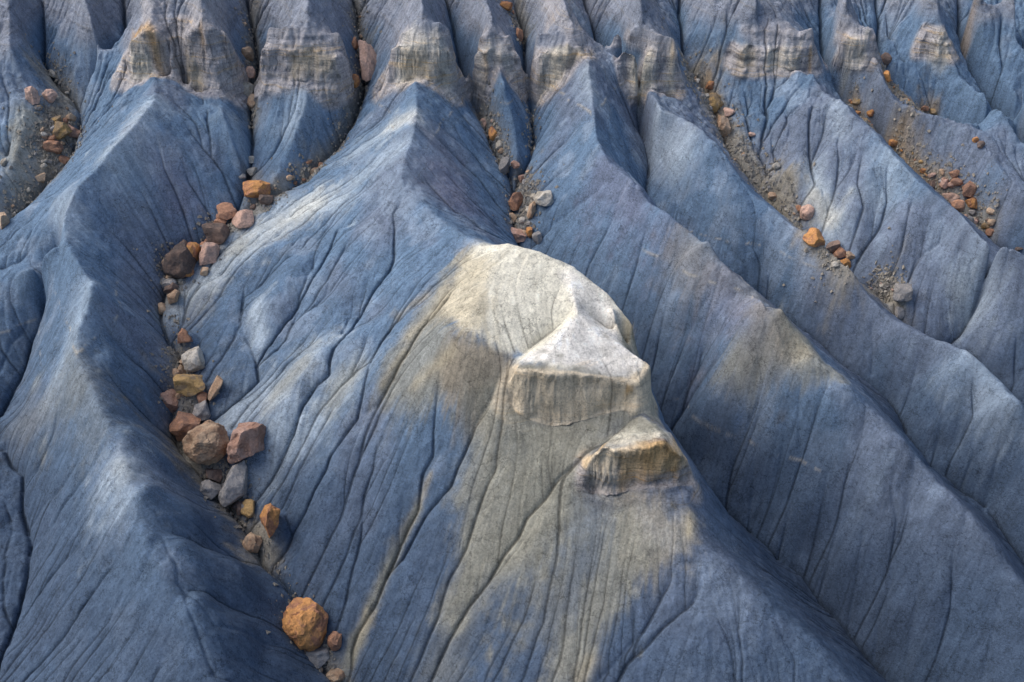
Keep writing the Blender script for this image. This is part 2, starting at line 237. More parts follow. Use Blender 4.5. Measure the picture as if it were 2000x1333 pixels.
# side rills on the flanks: depth, half-width, then (u, v) points down the slope
RILLS = [
 (1.3,2.6,(783,350),(785,390),(769,415),(773,466),(773,496),(752,525),(730,545),(685,629),(657,671),(644,689),(641,713),(618,750),(595,783),(580,812),(574,836),(560,873),(518,936),(500,965)),
 (1.1,2.4,(740,415),(700,430),(665,443),(645,480),(623,513),(595,573),(560,615),(522,671),(504,703),(504,731),(466,769),(420,811),(395,830)),
 (.5,1.4,(478,540),(472,573),(474,622),(486,670),(503,715)),
 (1.1,2.4,(868,505),(846,538),(800,590),(773,620),(740,665),(720,700),(706,760),(697,811),(648,878),(641,901),(613,947),(595,981),(578,1030),(560,1069),(535,1104)),
 (.7,1.7,(905,540),(860,600),(820,640),(783,700),(757,760),(735,790),(700,813)),
 (1.0,2.2,(874,643),(862,690),(857,748),(848,818),(850,866),(832,918),(815,978),(783,1062),(759,1118),(730,1174),(699,1230),(690,1269),(690,1325)),
 (1.1,2.2,(1000,705),(975,745),(955,783),(930,822),(909,864),(878,947),(836,999),(790,1083),(759,1125)),
 (.8,2.0,(1180,850),(1140,880),(1095,929),(1035,1006),(986,1076),(958,1132),(916,1178),(880,1240),(840,1333)),
 (.4,1.2,(1000,870),(960,930),(935,1000),(915,1060),(880,1130),(860,1200),(800,1333)),
 (.45,1.0,(1400,1120),(1347,1174),(1267,1255),(1200,1325),(1160,1380)),
 (.6,1.6,(740,830),(735,900),(715,960),(705,1040),(690,1120),(672,1200)),
 (.35,1.,(1330,1090),(1290,1180),(1230,1260),(1150,1340)),
 (.7,1.6,(590,590),(560,650),(530,690)),
 (.5,1.3,(690,460),(655,520),(640,570),(610,600)),(.6,1.5,(720,590),(680,610),(665,650)),
 (1.4,2.4,(1465,630),(1450,647),(1415,675),(1370,734),(1345,776),(1310,815),(1300,826)),
 (1.3,2.2,(1395,400),(1440,435),(1475,475),(1508,515),(1505,548),(1500,575)),(.5,1.3,(1388,601),(1373,661),(1365,715),(1320,780)),(.5,1.2,(1423,590),(1423,657)),
 (.8,2.,(1335,480),(1310,560),(1290,640),(1275,720)),(.6,1.6,(1270,420),(1250,500),(1225,580)),(.6,1.6,(1210,400),(1180,460),(1150,520)),
 (.5,1.6,(1400,560),(1350,640),(1310,740)),
 (.9,2.4,(1500,700),(1480,790),(1440,880),(1425,960),(1430,1020)),
 (.9,2.4,(1563,734),(1563,818),(1566,900),(1545,968),(1535,1002),(1528,1062),(1513,1097)),
 (.9,2.4,(1668,870),(1657,936),(1636,1027),(1625,1083),(1601,1167)),
 (.9,2.4,(1740,900),(1744,964),(1750,1020),(1748,1076),(1735,1140),(1720,1202),(1713,1290)),(.5,1.2,(1785,950),(1775,1020),(1752,1070)),
 (.8,2.2,(1870,1020),(1864,1076),(1857,1181),(1839,1262),(1829,1333),(1820,1400)),
 (.7,2.,(1960,1130),(1945,1210),(1920,1333)),(.6,1.8,(1475,880),(1470,960),(1465,1040)),(.5,1.5,(1690,1000),(1680,1100),(1660,1220)),(.5,1.5,(1800,1080),(1790,1180),(1770,1300)),
 (.8,2.,(1703,615),(1706,680),(1704,734)),(.9,2.2,(1895,715),(1902,731),(1909,801),(1902,888),(1878,945)),(.7,1.8,(1800,680),(1780,760),(1765,800)),
 (.6,1.6,(1965,780),(1960,860),(1940,930),(1925,985)),(.6,1.6,(1845,700),(1850,780),(1830,870),(1815,905)),
 (.8,2.,(1940,505),(1958,566),(1986,657),(1990,748)),(.6,1.6,(1600,560),(1640,640),(1655,710)),(.6,1.6,(1650,610),(1690,680),(1745,760)),
 (.8,2.2,(301,252),(319,315),(343,368),(371,455)),(.7,1.8,(350,310),(368,350),(403,417),(425,445)),(.7,2.,(256,340),(290,400),(315,448),(340,500)),
 (.6,1.8,(180,400),(240,470),(290,540),(315,600)),(.6,1.8,(185,500),(240,570),(300,640),(345,690)),(.6,1.8,(190,620),(250,690),(300,740),(335,780)),
 (.6,1.8,(190,700),(240,770),(290,820),(335,850)),(.6,2,(290,940),(350,1000),(420,1060),(500,1115)),(.6,2,(300,1020),(350,1130),(420,1220),(550,1260)),(.5,2,(350,1130),(390,1260),(430,1333)),
 (.7,1.6,(119,760),(108,829),(101,850),(77,899),(45,940)),(.6,1.5,(165,880),(125,940),(75,990),(55,1020)),(.6,1.5,(195,880),(150,950),(100,1020),(60,1060)),
 (.5,1.5,(180,1020),(120,1100),(60,1180),(30,1240)),(.5,1.6,(250,1050),(180,1150),(100,1260),(40,1333)),(.6,1.6,(100,440),(115,490),(113,520)),
 (.5,1.4,(70,480),(40,510),(0,530)),(.6,1.5,(60,600),(20,680),(-10,740)),(.5,1.4,(70,545),(85,570),(97,590)),
 (.8,2.,(818,238),(888,294),(930,340),(986,413)),(.7,1.7,(836,224),(880,262),(925,300),(975,360)),(.7,1.8,(818,333),(855,375),(895,413),(950,450)),(.5,1.4,(830,300),(880,350),(930,400),(985,450)),
 (.7,1.8,(1140,224),(1084,287),(1030,350)),(.7,1.8,(1155,266),(1116,308),(1053,371),(1015,415)),(.7,1.8,(1195,335),(1140,380),(1080,430),(1030,480)),
 (.7,1.5,(1175,210),(1190,262),(1210,308),(1246,371),(1280,420)),(.6,1.4,(1200,210),(1215,260),(1246,336),(1265,390)),
 (.6,1.4,(1310,250),(1345,298),(1380,370),(1410,410)),(.6,1.4,(1275,230),(1290,290),(1310,360),(1340,420),(1360,460)),(.5,1.3,(1340,300),(1370,370),(1400,440),(1440,500),(1480,560)),
 (.8,1.8,(1548,165),(1542,189),(1538,252),(1542,326),(1559,385),(1575,440)),(.9,1.8,(1590,200),(1584,238),(1580,291),(1594,350),(1626,403),(1640,455),(1650,495)),
 (.7,1.6,(1650,240),(1640,298),(1643,343),(1629,399)),(.9,1.8,(1740,300),(1731,326),(1734,385),(1720,438),(1689,492),(1668,520)),(.7,1.6,(1690,270),(1680,350),(1690,400),(1665,470)),
 (.7,1.6,(1790,370),(1762,486),(1738,541)),(.8,1.7,(1845,430),(1836,465),(1790,510),(1773,555)),(1.,1.9,(1868,470),(1895,505),(1899,549),(1905,580)),
 (.7,1.5,(1430,140),(1458,175),(1475,259),(1503,336),(1520,390)),(.7,1.5,(1495,150),(1500,220),(1515,290),(1530,350)),(.5,1.3,(1450,200),(1470,280)),
 (.6,1.4,(1713,196),(1755,266),(1800,320)),(.7,1.5,(1640,150),(1670,190),(1730,250)),(.6,1.4,(1818,266),(1811,301),(1830,350)),(.6,1.4,(1870,290),(1880,350),(1900,400)),(.6,1.4,(1770,225),(1765,270)),
 (.6,1.4,(1790,115),(1800,150),(1825,182),(1850,225)),(.6,1.4,(1760,120),(1780,165),(1810,205)),(.6,1.4,(1850,160),(1890,210),(1920,270)),(.6,1.4,(1905,130),(1940,190),(1985,250)),
 (.6,1.4,(1960,380),(1950,430)),(.5,1.3,(1925,350),(1925,410)),
 (.7,1.4,(475,20),(440,60),(480,100)),(.7,1.5,(30,40),(60,80),(80,120)),(.6,1.5,(130,20),(110,80),(95,120)),(.6,1.5,(225,30),(215,90),(180,150)),(.6,1.5,(200,40),(190,100),(160,170)),
 (.6,1.5,(395,215),(430,280),(465,340)),(.6,1.4,(350,220),(400,290),(470,370)),(.6,1.4,(590,200),(550,260),(520,320)),(.6,1.4,(630,190),(610,260),(590,330)),(.5,1.4,(660,190),(650,240)),
 (.6,1.4,(770,230),(710,270),(650,320)),(.5,1.4,(740,200),(700,240)),(.6,1.4,(880,190),(905,230),(930,270)),
 (.5,1.2,(20,260),(10,300)),(.8,1.8,(1180,20),(1172,70),(1180,110)),(.8,1.6,(1215,10),(1210,60),(1200,110)),(.8,1.8,(1380,10),(1400,60),(1420,120)),(.8,1.6,(1420,10),(1425,60),(1430,110)),(.8,1.6,(1560,0),(1600,50)),(.6,1.4,(1530,60),(1520,120)),(.6,1.4,(1560,70),(1558,130)),
 (.8,1.6,(1730,0),(1750,60),(1770,120)),(.8,1.6,(1770,0),(1790,60),(1795,110)),(.8,1.4,(1900,20),(1905,100),(1920,150)),(.8,1.4,(1960,10),(1955,80),(1965,130)),(.7,1.2,(1745,150),(1790,200)),
 (.7,1.3,(345,20),(347,60),(352,120),(357,165)),(.5,1.,(575,70),(572,110),(568,150)),(.5,1.,(1058,110),(1050,180)),(.4,.9,(862,66),(868,110),(865,165)),(.4,.9,(1225,105),(1228,160)),(.4,.9,(415,70),(412,110),(408,160)),(.5,1,(1270,110),(1272,160)),
]
def rill(depth, width, P, jitter=.13):
    P = resample(P, 1.2); k = np.arange(len(P))
    if len(P) > 3:      # natural wobble of the channel
        g = np.random.default_rng(int(abs(P[0, 0] * 97 + P[0, 1] * 31)) + 5)
        P[1:-1, :2] += g.normal(0, jitter, (len(P) - 2, 2))
    r = polydist(P, width)
    if r is None: return
    sl, D, F = r
    prof = np.clip(1 - D / width, 0, 1) ** 2.0 * .72 + np.clip(1 - D / .20, 0, 1) * .26
    Z[sl] -= depth * prof * sstep(0, .25, F) * (1 - .5 * sstep(.9, 1., F))
RIBS = [(1.0,2.2,(180,690),(255,750),(318,788)),(1.1,2.4,(222,835),(285,875),(335,888)),(1.2,2.6,(255,945),(335,1000),(425,1045)),(1.2,2.8,(295,1050),(400,1115),(520,1150)),(.9,2.2,(165,570),(235,625),(300,660)),(1.0,2.6,(340,1160),(420,1220),(520,1270)),(1.4,2.2,(1300,245),(1345,302),(1390,362),(1440,432),(1485,500)),(1.3,2.2,(1500,475),(1560,512),(1600,545),(1690,605)),(.9,1.8,(1190,300),(1225,345),(1262,395)),(3.0,3.4,(1528,612),(1490,655),(1450,692),(1425,760),(1398,840),(1375,900)),(1.5,3.,(1560,680),(1535,780),(1505,880),(1490,980)),(1.5,3.,(1620,740),(1605,860),(1585,980),(1575,1080)),
 (1.5,3.2,(1710,830),(1695,950),(1675,1080),(1650,1190)),(1.3,3.,(1800,930),(1795,1040),(1775,1160),(1755,1290)),(1.3,2.4,(1350,480),(1350,560),(1325,650)),(1.,2.2,(1430,530),(1405,590),(1375,650)),
 (1.0,2.6,(700,600),(650,700),(580,780),(530,870),(500,940)),(1.0,2.4,(800,640),(740,730),(670,860),(620,980),(570,1080)),(.9,2.2,(590,480),(540,580),(500,650)),(.8,2.,(1580,200),(1560,300),(1555,400)),(.8,2.,(1650,250),(1620,330),(1600,420)),(.9,2.2,(1700,300),(1670,380),(1650,480)),
 (.9,2.2,(1800,390),(1760,450),(1720,530)),(.8,2.4,(1900,490),(1930,560),(1960,660),(1975,740)),(.9,2.6,(1850,690),(1840,780),(1825,880)),(.9,2.6,(1960,760),(1935,860),(1910,960))]
for r_ in RIBS:
    p_ = np.array(r_[2:], float); q_ = polydist(cast(p_[:, 0], p_[:, 1]), r_[1])
    if q_: sl, D, F = q_; Z[sl] += r_[0] * np.clip(1 - (D / r_[1]) ** 2, 0, 1) ** 1.3 * sstep(0, .3, F) * sstep(1, .75, F)
for r_ in RILLS:
    p_ = np.array(r_[2:], float); rill(r_[0] * .62, r_[1], cast(p_[:, 0], p_[:, 1]))
for G_ in LINES[:NG]:          # the floors of the main gullies are cut sharp
    P = resample(G_, 1.5); P[1:-1, :2] += np.random.default_rng(len(P)).normal(0, .12, (len(P) - 2, 2)); r = polydist(P, 1.2)
    if r is None: continue
    sl, D, F = r; Z[sl] -= .32 * np.clip(1 - D / 1.1, 0, 1) ** 2 + .28 * np.clip(1 - D / .3, 0, 1)
for u_, v_, r_, h_ in [(372,782,1.1,1.1),(405,905,2.1,1.3),(502,392,1.3,.8),(1755,600,1.0,1.0),(362,682,1.0,.9),(530,1045,1.3,1.2),(1393,215,1.2,.5),(485,900,1.4,.7),(1400,300,1.2,.5),(1515,350,1.1,.7),(450,255,1.2,.6)]:
    c_ = cast([u_], [v_])[0]; Z += h_ * np.exp(-(np.hypot(GX - c_[0], GY - c_[1]) / r_) ** 3)     # knobs of clay kept by the rocks on them
# soft swell of the ground, then running water: thousands of drops carve the fine rills
def erode(Zc, cs, n, steps, k, seed, a0=3.0, sm=.7, cap=5.0):
    g = np.random.default_rng(seed); ny, nx = Zc.shape
    gy, gx = np.gradient(blur(Zc, .8)); m = np.hypot(gx, gy) + 1e-9; dx = -gx / m; dy = -gy / m; slope = m / cs
    x = g.uniform(1, nx - 2, n); y = g.uniform(1, ny - 2, n); vx = np.zeros(n); vy = np.zeros(n)
    acc = np.zeros(ny * nx); alive = np.ones(n, bool)
    for s in range(steps):
        i = np.rint(y).astype(np.int64) * nx + np.rint(x).astype(np.int64)
        acc += np.bincount(i, minlength=ny * nx)
        vx = .45 * vx + .55 * dx.ravel()[i]; vy = .45 * vy + .55 * dy.ravel()[i]; l = np.hypot(vx, vy) + 1e-6
        x = x + vx / l; y = y + vy / l
        ok = (x > 1) & (x < nx - 2) & (y > 1) & (y < ny - 2) & (l > .25)
        x, y, vx, vy = x[ok], y[ok], vx[ok], vy[ok]
        if len(x) == 0: break
    acc = blur(acc.reshape(ny, nx), sm); A = np.minimum(np.log1p(acc / a0), cap)
    A = A - blur(A, 14)
    return Zc - k * np.clip(A, -1.2, 3) * sstep(.15, .5, slope), acc
cap_c = cast([1130], [640])[0]
ff_ = cast([1130], [1080])[0]
WE = 1 - .45 * np.exp(-(((GX - ff_[0]) / 9) ** 2 + ((GY - ff_[1]) / 10) ** 2)) - .85 * np.exp(-(((GX - cap_c[0] + 1) / 6.5) ** 2 + ((GY - cap_c[1]) / 6.5) ** 2) ** 2)
WE = np.clip(WE, .1, 1) * (1 + 1.3 * sstep(18, 26, GY))   # the hard cap erodes less
Z += (vnoise(7, 3, .20, 3) + vnoise(2.6, 4, .09, 4)) * WE
Zh = Z[::2, ::2].copy()
for it in range(3):
    Zh, _ = erode(Zh, CS * 2, 150000, 190, .008, 50 + it, sm=.6)
dz = upsample(Zh - Z[::2, ::2], ((NY - 1) // 2 * 2 + 1, (NX - 1) // 2 * 2 + 1))
Z[:dz.shape[0], :dz.shape[1]] += dz * WE[:dz.shape[0], :dz.shape[1]]
for it in range(2):
    Z2, FLOW = erode(Z, CS, 450000, 130, .017, 90 + it, a0=2.5, sm=.5); Z += (Z2 - Z) * WE
# fine parallel streaks: white noise dragged along the fall line
def streaks(seed, n, s0):
    W = blur(np.random.default_rng(seed).standard_normal((NY, NX)), s0).astype(np.float32).ravel(); W /= W.std()
    gy, gx = np.gradient(blur(Z, 2.0)); m = np.hypot(gx, gy) + 1e-6; dx = (-gx / m).astype(np.float32).ravel(); dy = (-gy / m).astype(np.float32).ravel()
    out = W.copy()
    for sg in (1, -1):
        x = np.tile(np.arange(NX, dtype=np.float32), NY); y = np.repeat(np.arange(NY, dtype=np.float32), NX)
        i = np.arange(NX * NY)
        for k in range(n):
            x += sg * dx[i] * 1.3; y += sg * dy[i] * 1.3
            np.clip(x, 0, NX - 1, out=x); np.clip(y, 0, NY - 1, out=y)
            i = (y + .5).astype(np.int32) * NX + (x + .5).astype(np.int32); out += W[i]
    out = out.reshape(NY, NX); return out / out.std(), m / CS
ST, SLOPE = streaks(21, 9, .55)
ST2, _ = streaks(22, 16, 1.1)
w_ = sstep(.25, .6, SLOPE)
Z -= WE * w_ * (.007 * np.clip(ST, -.5, 2.5) + .008 * np.clip(ST2 - .6, 0, 2.5))
Z += WE * (vnoise(.5, 8, .03, 2) + vnoise(1.2, 9, .03, 2) * sstep(-1, 1.5, vnoise(6, 12, 1, 2)))
# ------------------------------------------------------------------ what the ground is made of
SH = (NY, NX)
N1 = vnoise(9, 31, 1, 4); N1 /= N1.std(); N2 = vnoise(2.2, 32, 1, 4); N2 /= N2.std(); N3 = vnoise(.6, 33, 1, 3); N3 /= N3.std()
def mixc(A, c, m):
    c = np.array(c, np.float32); return A + (c - A) * np.clip(m, 0, 1)[..., None].astype(np.float32)
CC = np.zeros(SH + (3,), np.float32) + np.array((.138, .214, .322), np.float32)
CC = mixc(CC, (.175, .206, .275), sstep(-.2, 1.4, N1) * .8)                 # mauve shale
CC = mixc(CC, (.275, .345, .445), sstep(.3, 1.6, N2 + .6 * vnoise(14, 34, 1, 2)) * .55)  # powdery pale blue clay
CC = mixc(CC, (.064, .096, .155), sstep(22.5, 9, Z + 1.2 * N1) * .9)         # vignette-like dimming painted into the colour, stronger lower down
RIM = np.zeros(SH, np.float32)
upz = sstep(20, 25, GY) * sstep(30.2, 32.5, Z + .3 * N2)
CC = mixc(CC, (.27, .29, .345), upz * .75)
def soft(P, width, warp=.35):
    r = polydist(P, width * 2.4)
    if r is None: return None
    sl, D, F = r; D = D * (1 + warp * .5 * N2[sl] + .12 * N3[sl]) + .12 * width * ST2[sl]
    return sl, np.exp(-(np.maximum(D, 0) / width) ** 2)
def stroke(c, k, width, *pts):
    global CC
    p = np.array(pts, float); r = soft(cast(p[:, 0], p[:, 1]), width)
    if r is None: return
    sl, m = r; CC[sl] = mixc(CC[sl], c, k * m)
def area(c, k, soft_m, *pts):
    """polygon of ground with a ragged edge"""
    p = np.array(pts, float); W = cast(p[:, 0], p[:, 1]); P = np.concatenate([W, W[:1]])
    r = polydist(P, 4.0 + max(np.ptp(P[:, 0]), np.ptp(P[:, 1])))
    sl, D, F = r; X = GX[sl]; Y = GY[sl]; ins = np.zeros(X.shape, bool)
    for a, b in zip(P[:-1], P[1:]):
        c1 = (a[1] > Y) != (b[1] > Y)
        ins ^= c1 & (X < (b[0] - a[0]) * (Y - a[1]) / (b[1] - a[1] + 1e-12) + a[0])
    sd = np.where(ins, D, -D) + .30 * soft_m * N2[sl] + .12 * soft_m * N3[sl] + .22 * soft_m * ST2[sl]
    CC[sl] = mixc(CC[sl], c, k * sstep(-soft_m, soft_m, sd))
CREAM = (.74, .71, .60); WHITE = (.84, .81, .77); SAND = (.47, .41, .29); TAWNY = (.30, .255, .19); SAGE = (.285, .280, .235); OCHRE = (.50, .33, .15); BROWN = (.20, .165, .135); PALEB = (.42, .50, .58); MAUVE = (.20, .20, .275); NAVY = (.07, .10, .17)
# greenish and sandy wash below the cap
area(SAGE, .9, 1.2, (1000,800),(1270,830),(1240,860),(1140,900),(1120,1010),(1080,1060),(960,1110),(905,1200),(880,1180),(905,1080),(935,960),(960,880))
area(SAGE, .75, 1.2, (880,520),(830,600),(760,700),(735,800),(800,830),(870,790),(930,820),(990,800),(1000,720),(900,650))
area(TAWNY, .75, .8, (880,640),(940,668),(1008,700),(1000,800),(960,860),(900,850),(860,800),(850,720))
stroke(SAND, .5, .8, (905,545),(860,600),(800,655)); stroke(SAND, .55, .5, (790,690),(750,750)); stroke(SAND, .5, .45, (880,690),(815,750)); stroke(SAND, .5, .5, (830,580),(780,620))
area(CREAM, .97, .45, (925,488),(985,480),(1055,498),(1115,538),(1175,590),(1222,645),(1232,690),(1268,716),(1268,722),(1232,756),(1160,735),(1100,728),(1003,717),(1014,694),(960,668),(900,640),(870,600),(890,540))
area(SAND, .65, 1.0, (905,500),(960,500),(950,560),(965,600),(960,660),(900,650),(860,620),(870,560))
area(WHITE, .85, .35, (1105,545),(1172,600),(1215,660),(1262,712),(1230,745),(1120,722),(1010,712),(1070,668),(1125,614))
area(SAND, .75, .3, (1180,580),(1235,636),(1236,690),(1222,680),(1200,620))
area(SAND, .8, .35, (1003,720),(1100,730),(1160,737),(1232,760),(1268,722),(1276,818),(1210,795),(1150,812),(1080,828),(1003,800))
area(CREAM, .85, .3, (1250,814),(1308,850),(1328,880),(1240,870),(1160,885),(1200,850))
area(SAND, .75, .4, (1152,894),(1240,872),(1325,884),(1350,930),(1240,930),(1145,935))
area(SAND, .55, 1.3, (1210,950),(1300,960),(1345,1010),(1350,1060),(1310,1120),(1240,1150),(1210,1080))
area(SAGE, .8, 1.0, (1200,960),(1280,1100),(1220,1180),(1170,1260),(1130,1340),(1060,1340),(1090,1240),(1150,1130),(1180,1050))
stroke(SAND, .5, .6, (1150,1290),(1130,1340)); stroke(SAND, .8, .5, (1350,1015),(1345,1040))
area(SAGE, .75, .9, (1400,735),(1440,665),(1500,645),(1526,604),(1590,685),(1645,735),(1570,735),(1500,715),(1450,760))
stroke(SAGE, .95, 1.3, (1005,815),(1080,842),(1150,826),(1215,808),(1260,835)); stroke(SAGE, .8, 1.5, (960,800),(950,880),(930,960)); stroke(SAND, .8, .8, (1266,735),(1270,800)); stroke(SAND, .95, 1.1, (1190,592),(1215,630),(1226,660)); stroke(SAGE, .8, 1.6, (1060,900),(1040,1000),(1000,1080))
stroke(CREAM, .97, 1.0, (940,484),(985,477),(1050,495),(1108,530),(1160,568),(1200,605)); stroke(WHITE, .7, .7, (1112,540),(1160,580),(1195,615))
stroke(SAGE, .55, 2.4, (1090,900),(1060,1000),(1010,1090)); stroke(SAGE, .45, 2.2, (1180,980),(1120,1080),(1080,1180)); stroke(SAGE, .4, 1.8, (960,1100),(900,1200),(860,1300))
# pale shoulders and ribs; pale blue strokes also paint the glow of lit flanks
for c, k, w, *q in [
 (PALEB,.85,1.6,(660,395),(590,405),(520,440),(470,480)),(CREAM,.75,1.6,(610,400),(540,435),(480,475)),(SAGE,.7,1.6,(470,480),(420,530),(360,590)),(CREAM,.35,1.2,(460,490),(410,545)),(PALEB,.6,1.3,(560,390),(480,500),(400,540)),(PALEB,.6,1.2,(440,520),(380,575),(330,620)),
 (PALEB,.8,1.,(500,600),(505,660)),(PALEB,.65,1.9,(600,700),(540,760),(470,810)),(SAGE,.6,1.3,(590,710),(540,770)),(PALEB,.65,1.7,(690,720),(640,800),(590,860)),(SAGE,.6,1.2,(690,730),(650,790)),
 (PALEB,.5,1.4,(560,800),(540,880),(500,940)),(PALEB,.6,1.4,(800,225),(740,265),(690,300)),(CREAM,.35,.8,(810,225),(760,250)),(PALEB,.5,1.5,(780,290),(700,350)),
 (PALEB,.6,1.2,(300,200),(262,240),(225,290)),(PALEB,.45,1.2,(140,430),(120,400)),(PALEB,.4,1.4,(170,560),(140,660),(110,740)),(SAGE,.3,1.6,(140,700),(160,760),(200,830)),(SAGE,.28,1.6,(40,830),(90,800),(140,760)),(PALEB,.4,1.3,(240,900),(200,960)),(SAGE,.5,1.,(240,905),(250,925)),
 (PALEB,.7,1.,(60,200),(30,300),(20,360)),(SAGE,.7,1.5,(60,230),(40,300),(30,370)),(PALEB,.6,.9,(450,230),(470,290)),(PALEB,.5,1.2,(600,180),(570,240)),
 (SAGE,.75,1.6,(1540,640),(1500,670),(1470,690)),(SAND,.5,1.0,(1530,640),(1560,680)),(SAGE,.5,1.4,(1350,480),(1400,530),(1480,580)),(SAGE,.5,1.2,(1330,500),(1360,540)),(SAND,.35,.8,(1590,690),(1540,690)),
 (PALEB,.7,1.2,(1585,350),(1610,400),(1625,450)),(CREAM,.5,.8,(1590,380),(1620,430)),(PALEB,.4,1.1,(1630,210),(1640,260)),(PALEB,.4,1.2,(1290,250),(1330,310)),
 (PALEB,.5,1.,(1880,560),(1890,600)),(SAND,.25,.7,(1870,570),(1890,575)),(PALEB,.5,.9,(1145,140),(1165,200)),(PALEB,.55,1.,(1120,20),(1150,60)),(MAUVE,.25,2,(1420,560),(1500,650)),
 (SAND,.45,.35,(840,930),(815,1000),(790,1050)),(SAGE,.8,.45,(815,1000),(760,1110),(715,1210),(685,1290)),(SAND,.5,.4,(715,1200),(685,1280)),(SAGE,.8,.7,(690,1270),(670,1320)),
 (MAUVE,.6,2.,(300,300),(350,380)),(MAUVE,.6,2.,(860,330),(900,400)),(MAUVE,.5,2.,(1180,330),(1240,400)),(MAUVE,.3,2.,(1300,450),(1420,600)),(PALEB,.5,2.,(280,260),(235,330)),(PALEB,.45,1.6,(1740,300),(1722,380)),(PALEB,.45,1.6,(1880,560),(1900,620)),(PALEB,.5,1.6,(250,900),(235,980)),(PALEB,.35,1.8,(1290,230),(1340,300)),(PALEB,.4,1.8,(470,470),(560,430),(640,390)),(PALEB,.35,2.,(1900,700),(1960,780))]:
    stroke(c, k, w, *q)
# rubble-filled gullies: grey-tan gravelly earth
RUB = (.24, .232, .21)
for w, *q in [(1.3,(95,150),(130,190),(120,250),(110,300),(80,345)),(.6,(70,370),(20,420)),(.8,(497,10),(495,90),(500,170),(498,240)),(.7,(490,350),(510,390)),(.8,(695,10),(700,60),(712,120)),(.6,(712,180),(690,240),(650,300),(600,350)),(1.,(545,375),(470,430),(420,480)),
  (.7,(940,225),(960,260),(985,310)),(.9,(1015,350),(1030,400),(1015,450)),(.8,(1010,20),(1025,80)),(1.5,(1345,130),(1375,180),(1410,250),(1440,310),(1480,360),(1520,400)),(1.1,(1520,400),(1590,470),(1650,525),(1720,580),(1752,605)),
  (.8,(1660,205),(1700,245),(1745,290),(1800,340),(1860,385),(1930,445)),(.7,(1722,125),(1745,170),(1785,207),(1820,222)),(.9,(360,520),(330,590)),(1.,(350,700),(370,770),(360,820)),(1.3,(350,870),(420,950),(450,1000)),(1.,(500,1040),(530,1090)),(.8,(600,1260),(660,1320))]:
    stroke(RUB if w < 1 else (.32, .29, .235), .85, w * 1.05, *q)
for q in [((1722,125),(1745,172),(1787,208),(1820,222)), ((1668,212),(1700,247),(1745,292),(1800,342),(1830,365)), ((105,225),(110,260),(95,320)), ((1385,150),(1395,210),(1415,260))]:
    stroke((.42, .31, .20), .75, .55, *q)

# bedded rock in the cliffs
ROCK = np.zeros(SH, np.float32)
for n_, (foot, edge, ledge) in enumerate(CLIFFS):
    m = np.zeros(SH, np.float32)
    rs = lambda A: np.stack([np.interp(np.linspace(0, 1, 12), np.linspace(0, 1, len(A)), A[:, k]) for k in range(3)], -1)
    for P in (foot, edge, (rs(foot) + rs(edge)) / 2):
        r = polydist(P, 2.0)
        if r is None: continue
        sl, D, F = r; m[sl] = np.maximum(m[sl], sstep(1.5, .8, D + .15 * N2[sl]))
    m *= sstep(foot[:, 2].min() - .6, foot[:, 2].min() + .1, Z) * sstep(edge[:, 2].max() + .5, edge[:, 2].max() - .1, Z)
    for P_, k_ in ((edge, 1.0), (ledge if n_ < len(CLIFFS) - 2 else None, .7)):
        if P_ is None: continue
        P_ = resample(P_, .3); sl, D, F = polydist(P_, 1.2); ez = np.interp(F, np.linspace(0, 1, len(P_)), P_[:, 2])
        RIM[sl] = np.maximum(RIM[sl], k_ * sstep(1.1, .7, D) * sstep(-.75, -.15, Z[sl] - ez) * sstep(.35, -.05, Z[sl] - ez))
    if n_ < len(CLIFFS) - 2:
        ROCK = np.maximum(ROCK, m); CC = mixc(CC, (.45, .44, .455), m * .9)
        if ledge is not None:
            sl, D, F = polydist(ledge, 2.2); m2 = sstep(2.0, 1.1, D + .2 * N2[sl]) * sstep(ledge[:, 2].max() + .5, ledge[:, 2].min(), Z[sl]) * sstep(edge[:, 2].min() - .5, edge[:, 2].min(), Z[sl])
            ROCK[sl] = np.maximum(ROCK[sl], m2 * .6); CC[sl] = mixc(CC[sl], (.40, .40, .43), m2 * .8)
    elif n_ == len(CLIFFS) - 2:
        ROCK = np.maximum(ROCK, m * .3); CC = mixc(CC, (.68, .59, .45), m * .9 * sstep(.8, 1.5, SLOPE))
    else:
        ROCK = np.maximum(ROCK, m); CC = mixc(CC, (.40, .38, .38), m * .9 * sstep(.7, 1.3, SLOPE)); CC = mixc(CC, (.66, .52, .33), m * .85 * sstep(.7, 1.3, SLOPE) * sstep(17.6, 18.4, Z + .25 * N3))
